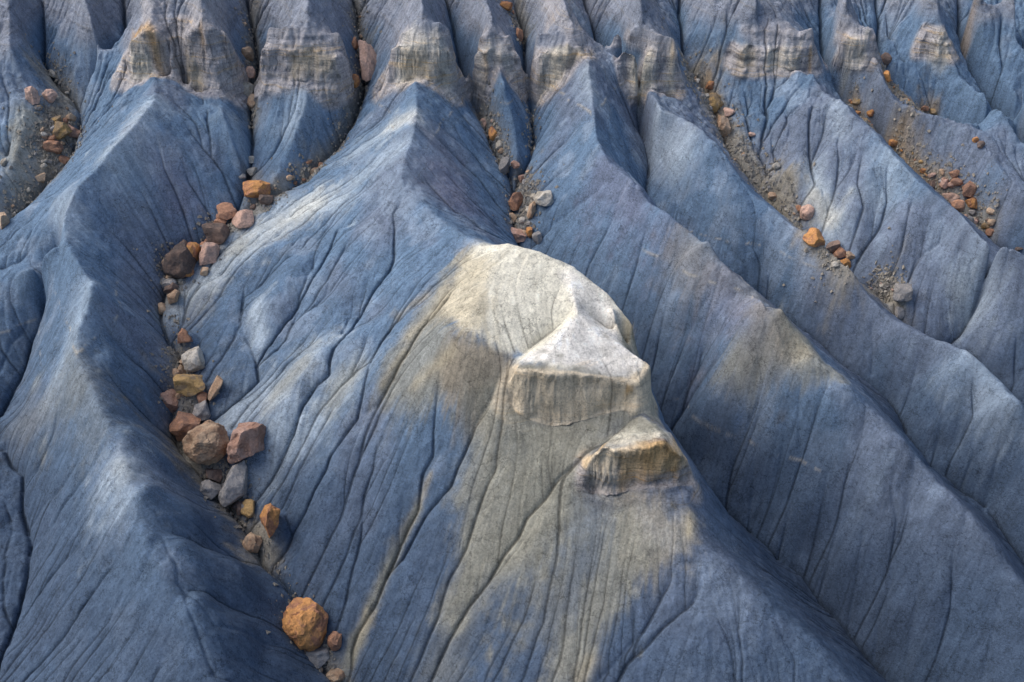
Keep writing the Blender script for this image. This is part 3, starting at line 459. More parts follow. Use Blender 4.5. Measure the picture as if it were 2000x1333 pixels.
for c, k, w, *q in [(OCHRE,.75,.55,(262,74),(300,76)),(CREAM,.6,.5,(262,118),(292,128)),(CREAM,.6,.35,(268,140),(285,146)),(SAND,.6,.4,(368,150),(390,166)),(OCHRE,.5,.3,(393,58),(395,75)),(SAND,.65,.5,(575,132),(645,116)),(CREAM,.55,.9,(785,125),(865,128)),(SAND,.5,.3,(790,145),(840,146)),
 (CREAM,.4,.6,(940,125),(990,120)),(OCHRE,.5,.25,(950,115),(950,128)),(SAND,.55,.5,(1085,130),(1140,108)),(CREAM,.5,.6,(1060,150),(1090,135)),(SAND,.6,.4,(1240,145),(1262,143)),(CREAM,.5,.5,(1235,125),(1270,125)),(OCHRE,.6,.25,(1312,98),(1312,118)),(CREAM,.5,.4,(1308,130),(1312,170)),
 (SAND,.6,.45,(1452,108),(1470,114)),(OCHRE,.6,.25,(1583,104),(1583,128)),(CREAM,.5,.6,(1500,112),(1550,118)),(CREAM,.5,.5,(1660,100),(1680,115)),(OCHRE,.5,.3,(1880,85),(1890,95)),(CREAM,.5,.6,(1835,85),(1850,100)),(OCHRE,.6,.3,(1230,885),(1320,888)),(CREAM,.5,.4,(1160,905),(1240,905)),(OCHRE,.6,.25,(1215,925),(1320,915)),(OCHRE,.8,.15,(1225,757),(1235,757))]:
    stroke(c, k, w, *q)
ROCK = np.maximum(ROCK, (upz * .38).astype(np.float32))
for z_, w_ in ((32.6, .05), (34.4, .06), (36.6, .05), (38.5, .06)):
    bz = np.exp(-((Z - z_ - .15 * N1) / w_) ** 2) * sstep(18, 22, GY) * sstep(-1.2, .2, N3); CC *= (1 - .35 * bz)[..., None]; Z += .05 * bz
# broken pale ledges that follow single beds
for (u_, v_, w_, k_) in [(1165, 220, .07, .8), (880, 222, .06, .7), (1380, 548, .07, .9), (210, 632, .09, .8), (1470, 482, .05, .8), (1450, 855, .07, .7), (60, 628, .07, .5)]:
    c_ = cast([u_], [v_])[0]; near = np.exp(-(((GX - c_[0]) / 9) ** 2 + ((GY - c_[1]) / 7) ** 2) * 1.2)
    band = np.exp(-((Z - c_[2] + .12 * N1 * .3) / (w_ * 1.3)) ** 2) * sstep(.25, .5, near) * sstep(-.6, .6, N3 + .5)
    CC = mixc(CC, (.42, .39, .33), band * k_ * .8 * sstep(-.2, .9, N3 + .3)); Z += band * .10 * k_
# the beds of the fine rills darken with gathered flow, streaks of wash run down the faces
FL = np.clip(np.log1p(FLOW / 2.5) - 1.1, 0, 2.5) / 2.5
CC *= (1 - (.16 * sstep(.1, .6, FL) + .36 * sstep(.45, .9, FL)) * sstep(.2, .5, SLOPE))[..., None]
CC *= np.exp(-.045 * np.clip(ST, -2, 2.5) - .03 * np.clip(ST2, -2, 2.5) + .05 * N3)[..., None].astype(np.float32)
CC = np.clip(CC, .01, .85)
# beds and blocks of the rock faces stand out or weather back (true sideways relief)
def look(a, b, seed):
    g = np.random.default_rng(seed).standard_normal((256, 256)); a0 = np.floor(a).astype(int); b0 = np.floor(b).astype(int)
    fa = a - a0; fb = b - b0; fa = fa * fa * (3 - 2 * fa); fb = fb * fb * (3 - 2 * fb)
    q = lambda i, j: g[(a0 + i) % 256, (b0 + j) % 256]
    return (q(0, 0) * (1 - fa) + q(1, 0) * fa) * (1 - fb) + (q(0, 1) * (1 - fa) + q(1, 1) * fa) * fb
RK = np.maximum(ROCK, .7 * np.exp(-(((GX - cap_c[0] + 1) / 7) ** 2 + ((GY - cap_c[1] + 5) / 4) ** 2) ** 2)) * sstep(.9, 1.8, SLOPE)
PUSH = look(Z * 4.2 + GX * .15, GX * .12, 1) * .07 + np.round(look(Z * .8, GX * 1.0, 2) * 2) * .09 + look(Z * 2.6 + 9, GX * 2.8, 3) * .07 + look(Z * .12, GX * 1.1, 4) * .20
MY = GY - RK * PUSH - RIM * .12; MX = GX + RK * look(Z * 2.0, GY * 2.0 + GX, 5) * .05

def nd(nt, kind, **kw):
    n = nt.nodes.new(kind)
    for k, v in kw.items():
        if hasattr(n, k): setattr(n, k, v)
        else: n.inputs[k.replace('_', ' ')].default_value = v
    return n
gm = bpy.data.materials.new('bedded_clay'); gm.use_nodes = True; nt = gm.node_tree; bs = nt.nodes['Principled BSDF']
bs.inputs['Roughness'].default_value = .95; bs.inputs['Specular IOR Level'].default_value = .15
at = nd(nt, 'ShaderNodeAttribute', attribute_name='ground_colour'); ar = nd(nt, 'ShaderNodeAttribute', attribute_name='rock')
tc = nd(nt, 'ShaderNodeTexCoord')
def link(a, b): nt.links.new(a, b)
def noise(scale, detail=6, rough=.6, vec=None, dist=0):
    n = nd(nt, 'ShaderNodeTexNoise'); n.inputs['Scale'].default_value = scale; n.inputs['Detail'].default_value = detail; n.inputs['Roughness'].default_value = rough; n.inputs['Distortion'].default_value = dist
    link(vec or tc.outputs['Object'], n.inputs['Vector']); return n
def ramp(src, *st):
    r = nd(nt, 'ShaderNodeValToRGB'); e = r.color_ramp.elements
    e[0].position, e[0].color = st[0][0], (st[0][1],) * 3 + (1,) if not isinstance(st[0][1], tuple) else st[0][1] + (1,)
    e[1].position, e[1].color = st[-1][0], (st[-1][1],) * 3 + (1,) if not isinstance(st[-1][1], tuple) else st[-1][1] + (1,)
    for p, c in st[1:-1]:
        q = e.new(p); q.color = (c,) * 3 + (1,) if not isinstance(c, tuple) else c + (1,)
    link(src, r.inputs[0]); return r
def mul(a, b, t='MULTIPLY', f=1.0):
    m = nd(nt, 'ShaderNodeMix', data_type='RGBA', blend_type=t)
    if isinstance(f, float): m.inputs[0].default_value = f
    else: link(f, m.inputs[0])
    link(a, m.inputs[6]); link(b, m.inputs[7]); return m.outputs[2]
# grain + hairline cracks
g1 = ramp(noise(5.5, 8, .72).outputs[0], (.3, .74), (.7, 1.28))
g2 = ramp(noise(.8, 4, .6).outputs[0], (.3, .88), (.7, 1.10))
warp = noise(2.2, 4, .7); wv = nd(nt, 'ShaderNodeVectorMath', operation='MULTIPLY_ADD'); wv.inputs[1].default_value = (.9, .9, .9)
link(warp.outputs['Color'], wv.inputs[0]); link(tc.outputs['Object'], wv.inputs[2])
def cracks(scale, wd, dark, lo, hi, gs):
    vo = nd(nt, 'ShaderNodeTexVoronoi', feature='DISTANCE_TO_EDGE'); vo.inputs['Scale'].default_value = scale; link(wv.outputs[0], vo.inputs['Vector'])
    gate = ramp(noise(gs, 3, .6).outputs[0], (lo, 0.0), (hi, 1.0)); return ramp(vo.outputs[0], (.0, dark), (wd, 1.0)), gate
c1, q1 = cracks(.8, .025, .42, .42, .56, .45); c2, q2 = cracks(2.0, .05, .50, .46, .58, .7)
g3 = ramp(noise(7.5, 3, .55).outputs[0], (.33, .70), (.40, 1.0)); g4 = ramp(noise(2.6, 6, .8, None, .8).outputs[0], (.36, .78), (.46, 1.0), (.7, 1.12))
col = mul(at.outputs['Color'], g1.outputs[0]); col = mul(col, g3.outputs[0]); col = mul(col, g4.outputs[0]); col = mul(col, g2.outputs[0]); col = mul(col, c1.outputs[0], f=q1.outputs[0]); col = mul(col, c2.outputs[0], f=q2.outputs[0])
# vertical joints in the rock
mj = nd(nt, 'ShaderNodeMapping'); mj.inputs['Scale'].default_value = (2.6, 2.6, .35); link(tc.outputs['Object'], mj.inputs[0])
jn = ramp(noise(1.0, 7, .75, mj.outputs[0], .4).outputs[0], (.34, .62), (.43, .97), (.7, 1.12)); col = mul(col, jn.outputs[0], f=ar.outputs['Fac'])
# bedding in rock faces, by height
sx = nd(nt, 'ShaderNodeSeparateXYZ'); link(tc.outputs['Object'], sx.inputs[0])
mp = nd(nt, 'ShaderNodeMapping'); mp.inputs['Scale'].default_value = (.10, .10, 2.1); link(tc.outputs['Object'], mp.inputs[0])
bn = noise(1.0, 7, .68, mp.outputs[0], .3)
bd = ramp(bn.outputs[0], (.30, (.66, .66, .72)), (.42, (.92, .90, .90)), (.50, (1.12, 1.08, 1.05)), (.585, (1.1, 1.02, .95)), (.62, (1.35, 1.05, .68)), (.645, (1.0, .97, .95)), (.74, (.70, .70, .78)))
col = mul(col, bd.outputs[0], f=ar.outputs['Fac'])
link(col, bs.inputs['Base Color'])
bmp = nd(nt, 'ShaderNodeBump'); bmp.inputs['Strength'].default_value = .75; bmp.inputs['Distance'].default_value = .12
hs = nd(nt, 'ShaderNodeMath', operation='MULTIPLY_ADD'); link(noise(9, 8, .75).outputs[0], hs.inputs[0]); hs.inputs[1].default_value = 1.0
hr = nd(nt, 'ShaderNodeMath', operation='MULTIPLY'); link(bn.outputs[0], hr.inputs[0]); hr2 = nd(nt, 'ShaderNodeMath', operation='MULTIPLY'); link(ar.outputs['Fac'], hr2.inputs[0]); hr2.inputs[1].default_value = 5.0; link(hr2.outputs[0], hr.inputs[1])
link(hr.outputs[0], hs.inputs[2]); link(hs.outputs[0], bmp.inputs['Height']); link(bmp.outputs[0], bs.inputs['Normal'])
def grid_mesh(name, Zg, mat):
    me = bpy.data.meshes.new(name)
    n = NX * NY; co = np.stack([MX, MY, Zg], -1).reshape(-1, 3).astype(np.float32)
    me.vertices.add(n); me.vertices.foreach_set('co', co.ravel())
    i = (np.arange(NY - 1)[:, None] * NX + np.arange(NX - 1)[None]).ravel()
    q = np.stack([i, i + 1, i + 1 + NX, i + NX], -1).astype(np.int32)
    me.loops.add(q.size); me.loops.foreach_set('vertex_index', q.ravel())
    me.polygons.add(len(q)); me.polygons.foreach_set('loop_start', np.arange(0, q.size, 4, dtype=np.int32))
    me.polygons.foreach_set('use_smooth', np.ones(len(q), bool))
    me.update(calc_edges=True)
    me.materials.append(mat)
    o = bpy.data.objects.new(name, me); COL.objects.link(o); return o
hills = grid_mesh('hills', Z, gm); hills['kind'] = 'structure'
ca = hills.data.color_attributes.new('ground_colour', 'FLOAT_COLOR', 'POINT')
ca.data.foreach_set('color', np.concatenate([CC, np.ones(SH + (1,), np.float32)], -1).astype(np.float32).ravel())
ra = hills.data.attributes.new('rock', 'FLOAT', 'POINT'); ra.data.foreach_set('value', ROCK.astype(np.float32).ravel())
# ------------------------------------------------------------------ fallen rocks
ROCKC = {'orange': ((.56, .28, .11), (.36, .18, .11)), 'rust': ((.46, .25, .16), (.32, .19, .14)), 'tan': ((.52, .38, .27), (.42, .28, .19)),
         'pink': ((.60, .40, .32), (.46, .33, .28)), 'grey': ((.36, .34, .33), (.25, .25, .26)), 'brown': ((.24, .17, .14), (.15, .12, .11)),
         'cream': ((.58, .54, .48), (.42, .38, .32)), 'rose': ((.50, .33, .27), (.40, .24, .18)), 'ochre': ((.50, .33, .15), (.34, .25, .16))}
def rock_material(name, ca_, cb_):
    global nt, tc
    m = bpy.data.materials.new(name + '_rock'); m.use_nodes = True; nt = m.node_tree; b = nt.nodes['Principled BSDF']
    b.inputs['Roughness'].default_value = .9; b.inputs['Specular IOR Level'].default_value = .2
    tc = nd(nt, 'ShaderNodeTexCoord'); oi = nd(nt, 'ShaderNodeObjectInfo')
    off = nd(nt, 'ShaderNodeVectorMath', operation='ADD'); sc_ = nd(nt, 'ShaderNodeVectorMath', operation='SCALE'); sc_.inputs[3].default_value = 40
    cx = nd(nt, 'ShaderNodeCombineXYZ'); link(oi.outputs['Random'], cx.inputs[0]); link(oi.outputs['Random'], cx.inputs[1]); link(cx.outputs[0], sc_.inputs[0])
    link(tc.outputs['Object'], off.inputs[0]); link(sc_.outputs[0], off.inputs[1])
    n1 = noise(.9, 4, .6, off.outputs[0], .6); n2 = noise(5, 8, .75, off.outputs[0])
    base_ = ramp(n1.outputs[0], (.42, cb_), (.54, ca_)); g = ramp(n2.outputs[0], (.3, .62), (.7, 1.25))
    vo_ = nd(nt, 'ShaderNodeTexVoronoi', feature='DISTANCE_TO_EDGE'); vo_.inputs['Scale'].default_value = 1.1
    wv_ = nd(nt, 'ShaderNodeVectorMath', operation='MULTIPLY_ADD'); wv_.inputs[1].default_value = (.8,) * 3; link(noise(1.6, 4, .7, off.outputs[0]).outputs['Color'], wv_.inputs[0]); link(off.outputs[0], wv_.inputs[2]); link(wv_.outputs[0], vo_.inputs['Vector'])
    ck = ramp(vo_.outputs[0], (.0, .55), (.03, 1.0))
    c = mul(base_.outputs[0], g.outputs[0]); c = mul(c, ck.outputs[0], f=.6)
    hv = nd(nt, 'ShaderNodeHueSaturation'); vr = nd(nt, 'ShaderNodeMapRange'); link(oi.outputs['Random'], vr.inputs[0]); vr.inputs[3].default_value = .8; vr.inputs[4].default_value = 1.2
    link(vr.outputs[0], hv.inputs['Value']); link(c, hv.inputs['Color']); link(hv.outputs[0], b.inputs['Base Color'])
    bp = nd(nt, 'ShaderNodeBump'); bp.inputs['Strength'].default_value = .8; bp.inputs['Distance'].default_value = .12
    link(n2.outputs[0], bp.inputs['Height']); link(bp.outputs[0], b.inputs['Normal']); return m
RM = {k: rock_material(k, *v) for k, v in ROCKC.items()}

def ico(sub):
    import bmesh
    bm = bmesh.new(); bmesh.ops.create_icosphere(bm, subdivisions=sub, radius=1.0)
    v = np.array([q.co[:] for q in bm.verts]); f = [[q.index for q in p.verts] for p in bm.faces]; bm.free(); return v, f
ICO = {s: ico(s) for s in (2, 3, 4, 5)}
def rock_mesh(name, seed, sub, dims, angular=1.0, taper=0.0):
    """a broken block: a ball cut by random planes, chipped and roughened; dims = full width, depth, height"""
    g = np.random.default_rng(seed); v, f = ICO[sub]; v = v.copy()
    n = int(g.integers(8, 14))
    for k in range(n):
        d = g.normal(size=3); d /= np.linalg.norm(d); h = g.uniform(.50, .86) if angular > .5 else g.uniform(.72, .93)
        s = v @ d - h; w = s > 0; v[w] -= d * s[w][:, None] * g.uniform(.93, 1.0)
    for k in range(int(g.integers(2, 5)) if angular > .5 else 0):          # long joint faces, near square to each other
        d = np.eye(3)[g.integers(0, 3)] * g.choice([-1, 1]) + g.normal(0, .12, 3); d /= np.linalg.norm(d)
        s = v @ d - g.uniform(.5, .72); w = s > 0; v[w] -= d * s[w][:, None]
    G3 = g.uniform(-1, 1, (32, 32, 32))
    def n3(P):
        P = P + 100; a = np.floor(P).astype(int); f_ = P - a; f_ = f_ * f_ * (3 - 2 * f_); o_ = 0
        for ix in (0, 1):
            for iy in (0, 1):
                for iz in (0, 1):
                    wt = np.where(ix, f_[:, 0], 1 - f_[:, 0]) * np.where(iy, f_[:, 1], 1 - f_[:, 1]) * np.where(iz, f_[:, 2], 1 - f_[:, 2])
                    o_ = o_ + wt * G3[(a[:, 0] + ix) % 32, (a[:, 1] + iy) % 32, (a[:, 2] + iz) % 32]
        return o_
    if sub >= 4:        # broken shoulders: stepped chips, then a rough grain
        c_ = n3(v * 2.3); v *= 1 - .10 * np.clip(np.round(c_ * 2.2) / 2.2, 0, 1)[:, None] + .05 * n3(v * 1.3 + 7)[:, None]
        for k in range(2):
            d = g.normal(size=3); d[2] = abs(d[2]) * .6; d /= np.linalg.norm(d); q_ = d * .95; rr = np.linalg.norm(v - q_, axis=1); w = rr < .42
            v[w] -= d * ((.42 - rr[w]) * .55)[:, None]
    for fr, am in ((3.1, .075), (7.0, .035), (15.0, .018)):
        if sub < 5 and fr > 8: continue
        if sub < 4 and fr > 4: continue
        v *= 1 + am * n3(v * fr + fr)[:, None]
    if taper: v[:, :2] *= (1 - taper * (v[:, 2:3] - v[:, 2].min()) / np.ptp(v[:, 2]))
    lo, hi = v.min(0), v.max(0); v = (v - (lo + hi) / 2) / (hi - lo) * np.array(dims)
    me = bpy.data.meshes.new(name); me.from_pydata(v.tolist(), [], f); me.update()
    return me
def px_m(p, px):            # metres that px photo pixels span at point p
    dirf = np.array([0, CP, -SP]); return px * float((p - CAM) @ dirf) * TAN / 1000
def rock_at(name, label, cat, u, v, w, h, col, seed, group=None, ang=0., sub=4, angular=1.0, sink=.22):
    p = cast([u], [v + h * .30])[0]; W = px_m(p, w); Hh = px_m(p, h) * 1.0; D = .5 * (W + Hh)
    g = np.random.default_rng(seed + 7)
    me = rock_mesh(name, seed, sub, (W, D, Hh), angular, .62 if ('tall pale pink' in label or 'pyramid' in label) else .35 if 'pointed' in label else 0); me.materials.append(RM[col])
    o = bpy.data.objects.new(name, me); COL.objects.link(o)
    o.location = (p[0], p[1] + D * .10, p[2] + Hh * (.5 - sink))
    o.rotation_euler = (R(g.uniform(-14, 14)) - .25, R(ang), R(g.uniform(-20, 20)))
    o['label'] = label; o['category'] = cat
    if group: o['group'] = group
    return o
GL, GM_, GR = 'boulders lying in the big left gully', 'rocks in the gullies between the middle spurs', 'rocks in the rubble chutes on the right'
BIG = [
 # u, v, w, h, colour, tilt, angular, label, group   -- left gully, from the top down
 (722,117,46,84,'pink',-8,1,'tall pale pink slab with dark sides standing upright in the chute between two pinnacles',GM_),
 (692,158,24,28,'orange',0,0,'small rounded orange rock at the foot of the tall upright pink slab',GM_),
 (692,86,16,26,'rust',0,1,'small pointed rust rock just left of the tall upright pink slab',GM_),
 (487,140,24,24,'pink',0,1,'small pale rock, upper of the stack in the narrow second chute',GM_),
 (487,174,26,34,'cream',0,1,'pale lilac grey block wedged in the narrow chute under a smaller one',GM_),
 (494,198,20,28,'tan',10,1,'narrow tan block hanging below the pale lilac block in the chute',GM_),
 (484,108,20,28,'tan',0,1,'tan rock jammed high in the narrow chute beside the third pinnacle',GM_),
 (490,314,20,16,'cream',10,1,'white angular stone alone in the clay above the orange notched slab',GL),
 (493,338,22,16,'cream',-15,1,'white pointed stone just above the orange notched slab',GL),
 (474,341,14,12,'grey',0,1,'small pale grey stone left of the white pointed stone',GL),
 (502,370,54,34,'orange',3,1,'flat orange slab with a dark notch, alone on its clay pedestal',GL),
 (521,392,28,24,'brown',0,1,'small brown block tucked under the flat orange slab',GL),
 (446,416,36,38,'rust',-12,1,'upright rust brown block behind the pink topped slab',GL),
 (473,430,50,34,'pink',-6,1,'ridged slab with a pink top and orange side at the gully bend',GL),
 (424,453,52,40,'brown',-10,1,'dark brown wedge below the pink topped slab at the gully bend',GL),
 (357,506,56,76,'brown',20,1,'large dark brown boulder with an orange broken side',GL),
 (372,497,40,52,'orange',12,1,'bright orange broken face leaning on the large dark brown boulder',GL),
 (361,530,32,26,'orange',-20,1,'small golden orange wedge below the bright orange broken face',GL),
 (410,495,40,42,'pink',0,1,'pale pink jagged rock right of the bright orange broken face',GL),
 (399,530,18,18,'tan',0,1,'small tan chip below the pale pink jagged rock',GL),
 (326,556,22,28,'grey',-20,1,'leaning grey brown slab left of the gully below the orange boulders',GL),
 (338,578,22,34,'tan',20,1,'narrow tan splinter below the leaning grey brown slab',GL),
 (318,604,24,24,'tan',0,1,'small flat topped tan rock at the leftmost bend of the gully',GL),
 (362,656,30,32,'rust',-6,1,'small rust pyramid rock on top of a clay knob',GL),
 (380,705,42,46,'cream',-28,1,'tilted whitish grey block with cracks above the flat ochre slab',GL),
 (372,748,60,36,'ochre',4,1,'flat ochre slab capping a fluted clay pedestal',GL),
 (422,754,18,58,'tan',28,1,'long thin tan splinter leaning right of the flat ochre slab',GL),
 (337,787,46,42,'rose',10,1,'rosy cracked rock left of the gully below the flat ochre slab',GL),
 (396,779,20,24,'rust',0,1,'small rust chip on top of the grey curved rock',GL),
 (392,803,38,36,'grey',-12,1,'grey curved rock above the two biggest boulders',GL),
 (359,836,50,58,'rust',32,1,'brown leaning slab behind the biggest tan boulder on its left',GL),
 (404,862,90,84,'tan',0,0,'biggest round tan boulder with a bitten ochre hollow at its top',GL),
 (485,864,74,82,'rose',0,1,'big rosy brown pointed boulder right of the round tan boulder',GL),
 (461,940,58,88,'grey',8,1,'large upright grey block below the rosy pointed boulder',GL),
 (421,930,32,38,'brown',-10,1,'small brown grey block left of the large upright grey block',GL),
 (410,957,46,34,'grey',12,1,'flat grey slab lowest on the left of the upright grey block',GL),
 (487,992,28,38,'ochre',-20,1,'small ochre wedge below the upright grey block',GL),
 (527,1012,38,72,'orange',16,1,'tall orange block standing on a clay nose',GL),
 (494,1060,40,40,'tan',0,0,'round tan rock below the tall orange block',GL),
 (599,1222,92,108,'orange',0,0,'huge rust and orange boulder lowest in the left gully',GL),
 (655,1250,30,42,'rust',14,0,'small brown egg shaped rock right of the huge orange boulder',GL),
 (622,1280,48,38,'grey',5,1,'grey wedge under the huge orange boulder',GL),
 (657,1322,38,28,'tan',0,0,'round tan rock cut by the bottom edge of the view',GL),
 # far left gully
 (66,187,26,36,'pink',-10,1,'pale mauve block, left of the pair high in the far left gully','rocks in the far left gully'),
 (97,189,26,28,'pink',25,1,'pink wedge, right of the pair high in the far left gully','rocks in the far left gully'),
 (104,142,16,16,'cream',0,1,'pale rounded stone above the pair in the far left gully','rocks in the far left gully'),
 (118,253,36,34,'ochre',-25,1,'long ochre block in the middle of the far left rubble','rocks in the far left gully'),
 (146,256,32,26,'rose',10,1,'pink topped orange block at the right edge of the far left rubble','rocks in the far left gully'),
 (139,232,18,18,'tan',0,1,'small tan block above the pink topped orange block','rocks in the far left gully'),
 (104,288,40,24,'rust',8,1,'rust brown slab at the lower end of the far left rubble','rocks in the far left gully'),
 (84,349,20,20,'tan',-20,1,'tan wedge alone below the far left rubble','rocks in the far left gully'),
 (9,430,22,32,'tan',8,1,'brown upright stone at the left edge of the view','rocks in the far left gully'),
 (8,318,10,16,'cream',0,1,'tiny white stone at the left edge on pale clay','rocks in the far left gully'),
 # middle gullies
 (963,264,18,28,'orange',0,1,'bright orange block in the string of stones left of the small dark cone',GM_),
 (947,238,18,24,'pink',-10,1,'pale pink block at the top of the string of stones',GM_),
 (975,284,14,18,'cream',0,1,'pale grey block under the bright orange block of the string',GM_),
 (979,296,14,12,'tan',0,1,'round tan stone at the lower end of the string',GM_),
 (985,325,20,44,'grey',4,1,'long grey knobbly block below the string of stones',GM_),
 (1008,392,32,36,'rust',-6,1,'rust brown angular rock where the two middle gullies meet',GM_),
 (1064,386,44,28,'cream',6,1,'pale lilac pointed slab where the two middle gullies meet',GM_),
 (1019,350,16,16,'rose',0,1,'small rosy block at the top of the pile where the gullies meet',GM_),
 (1038,410,14,34,'tan',26,1,'narrow tan slab leaning between the rust rock and the lilac slab',GM_),
 (1001,425,18,20,'tan',0,1,'tan cube shaped stone below the rust brown angular rock',GM_),
 (1020,430,14,14,'cream',0,0,'small round cream stone beside the tan cube shaped stone',GM_),
 (1010,460,46,30,'rose',4,1,'broad rosy rock peeping over the pale summit',GM_),
 (1035,456,14,22,'orange',0,1,'orange chip right of the broad rosy rock above the pale summit',GM_),
 (1048,463,20,26,'grey',0,1,'crumbling grey block right of the orange chip above the pale summit',GM_),
 (1015,66,14,26,'rust',0,1,'rust block high in the dark slit right of the fourth pinnacle',GM_),
 (988,12,24,18,'orange',0,1,'orange brown block at the top edge above the fourth pinnacle',GM_),
 # right chutes
 (1387,168,20,16,'orange',0,1,'bright orange cap stone high in the wide grey rubble chute',GR),
 (1393,205,40,44,'ochre',-10,0,'big pale ochre lump under the bright orange cap stone',GR),
 (1425,217,22,18,'pink',-20,1,'pale peach block right of the big ochre lump',GR),
 (1412,248,28,44,'tan',10,1,'ribbed tan block below the pale peach block',GR),
 (1470,264,18,10,'pink',0,1,'flat pale pink stone on grey rubble right of the ribbed tan block',GR),
 (1515,326,16,18,'cream',0,1,'pale stone on a smooth grey nose of the wide rubble chute',GR),
 (1508,384,20,14,'tan',15,1,'small tan slab low on the left of the wide rubble chute',GR),
 (1575,416,28,32,'pink',0,0,'round speckled pink rock beside a pale clay rib',GR),
 (1559,407,12,12,'rust',0,1,'small rust chip touching the speckled pink rock',GR),
 (1590,462,42,32,'orange',8,1,'orange flat slab below the speckled pink rock',GR),
 (1628,484,32,26,'brown',-10,1,'dark brown split block below the orange flat slab',GR),
 (1640,496,24,24,'rust',20,1,'rust wedge leaning on the dark brown split block',GR),
 (1660,499,18,14,'tan',0,1,'small tan block right of the rust wedge',GR),
 (1650,513,22,20,'orange',30,1,'small orange triangle below the rust wedge',GR),
 (1631,516,16,14,'cream',0,1,'small white pink stone left of the small orange triangle',GR),
 (1760,572,44,34,'grey',-12,1,'overhanging grey ledge block at the end of the wide rubble chute',GR),
 (1755,608,18,26,'grey',0,1,'grey slab hanging under the overhanging ledge block',GR),
 (1728,120,24,28,'brown',0,0,'round dark rock heading the upper rubble tongue',GR),
 (1732,150,12,22,'orange',-20,1,'bright orange streak of broken rock under the round dark rock',GR),
 (1806,213,16,12,'rust',10,1,'rust stone near the tip of the upper rubble tongue',GR),
 (1824,218,14,12,'ochre',10,1,'ochre stone at the very tip of the upper rubble tongue',GR),
 (1670,203,14,14,'ochre',0,1,'ochre stone heading the long middle rubble tongue',GR),
 (1698,228,14,16,'orange',0,1,'orange stone, upper of the two in the long middle rubble tongue',GR),
 (1745,276,18,16,'orange',-20,1,'orange split stone halfway down the long middle rubble tongue',GR),
 (1864,342,24,16,'rust',-10,1,'orange brown stone, topmost in the lower right boulder pile',GR),
 (1868,358,24,18,'rust',10,1,'rust block just under the topmost stone of the right pile',GR),
 (1891,371,28,34,'rust',0,1,'tall cube like rust block at the right of the lower right pile',GR),
 (1899,396,26,22,'orange',20,1,'orange brown wedge under the tall cube like block',GR),
 (1856,386,32,26,'pink',15,1,'pinkish brown slab at the left of the lower right pile',GR),
 (1870,403,24,28,'rust',-15,1,'rust wedge lowest in the lower right pile',GR),
 (1844,358,20,20,'rose',0,1,'mauve brown block left of the topmost stone of the right pile',GR),
 (1822,342,16,10,'pink',0,1,'flat pinkish stone at the upper left of the right pile',GR),
 (1820,360,14,16,'brown',0,1,'small brown stone under the flat pinkish stone of the right pile',GR),
 (1840,337,10,12,'tan',0,1,'tiny tan stone between the flat pinkish and the topmost stones',GR),
 (1936,433,16,14,'tan',0,1,'tan block near the right edge below the boulder pile',GR),
 (1923,444,14,14,'ochre',20,1,'ochre stone left of the tan block near the right edge',GR),
 (1932,455,16,14,'rust',-10,1,'rust stone lowest of the three near the right edge',GR),
 (1905,272,12,12,'orange',0,1,'small orange stone on the ridge line near the right edge',GR),
 (1914,284,14,16,'brown',20,1,'small brown slab under the small orange ridge stone',GR),
 (1990,486,16,10,'brown',0,1,'flat dark stone on the crest at the right edge',GR),
]
for i_, (u, v, w, h, c, a, ang_, lab, grp) in enumerate(BIG):
    rock_at('boulder' if max(w, h) > 30 else 'stone', lab, 'boulder' if max(w, h) > 30 else 'stone', u, v, w, h, c, 1000 + i_ * 13, grp, a, 5 if w > 70 else 4 if w > 24 else 3, ang_)
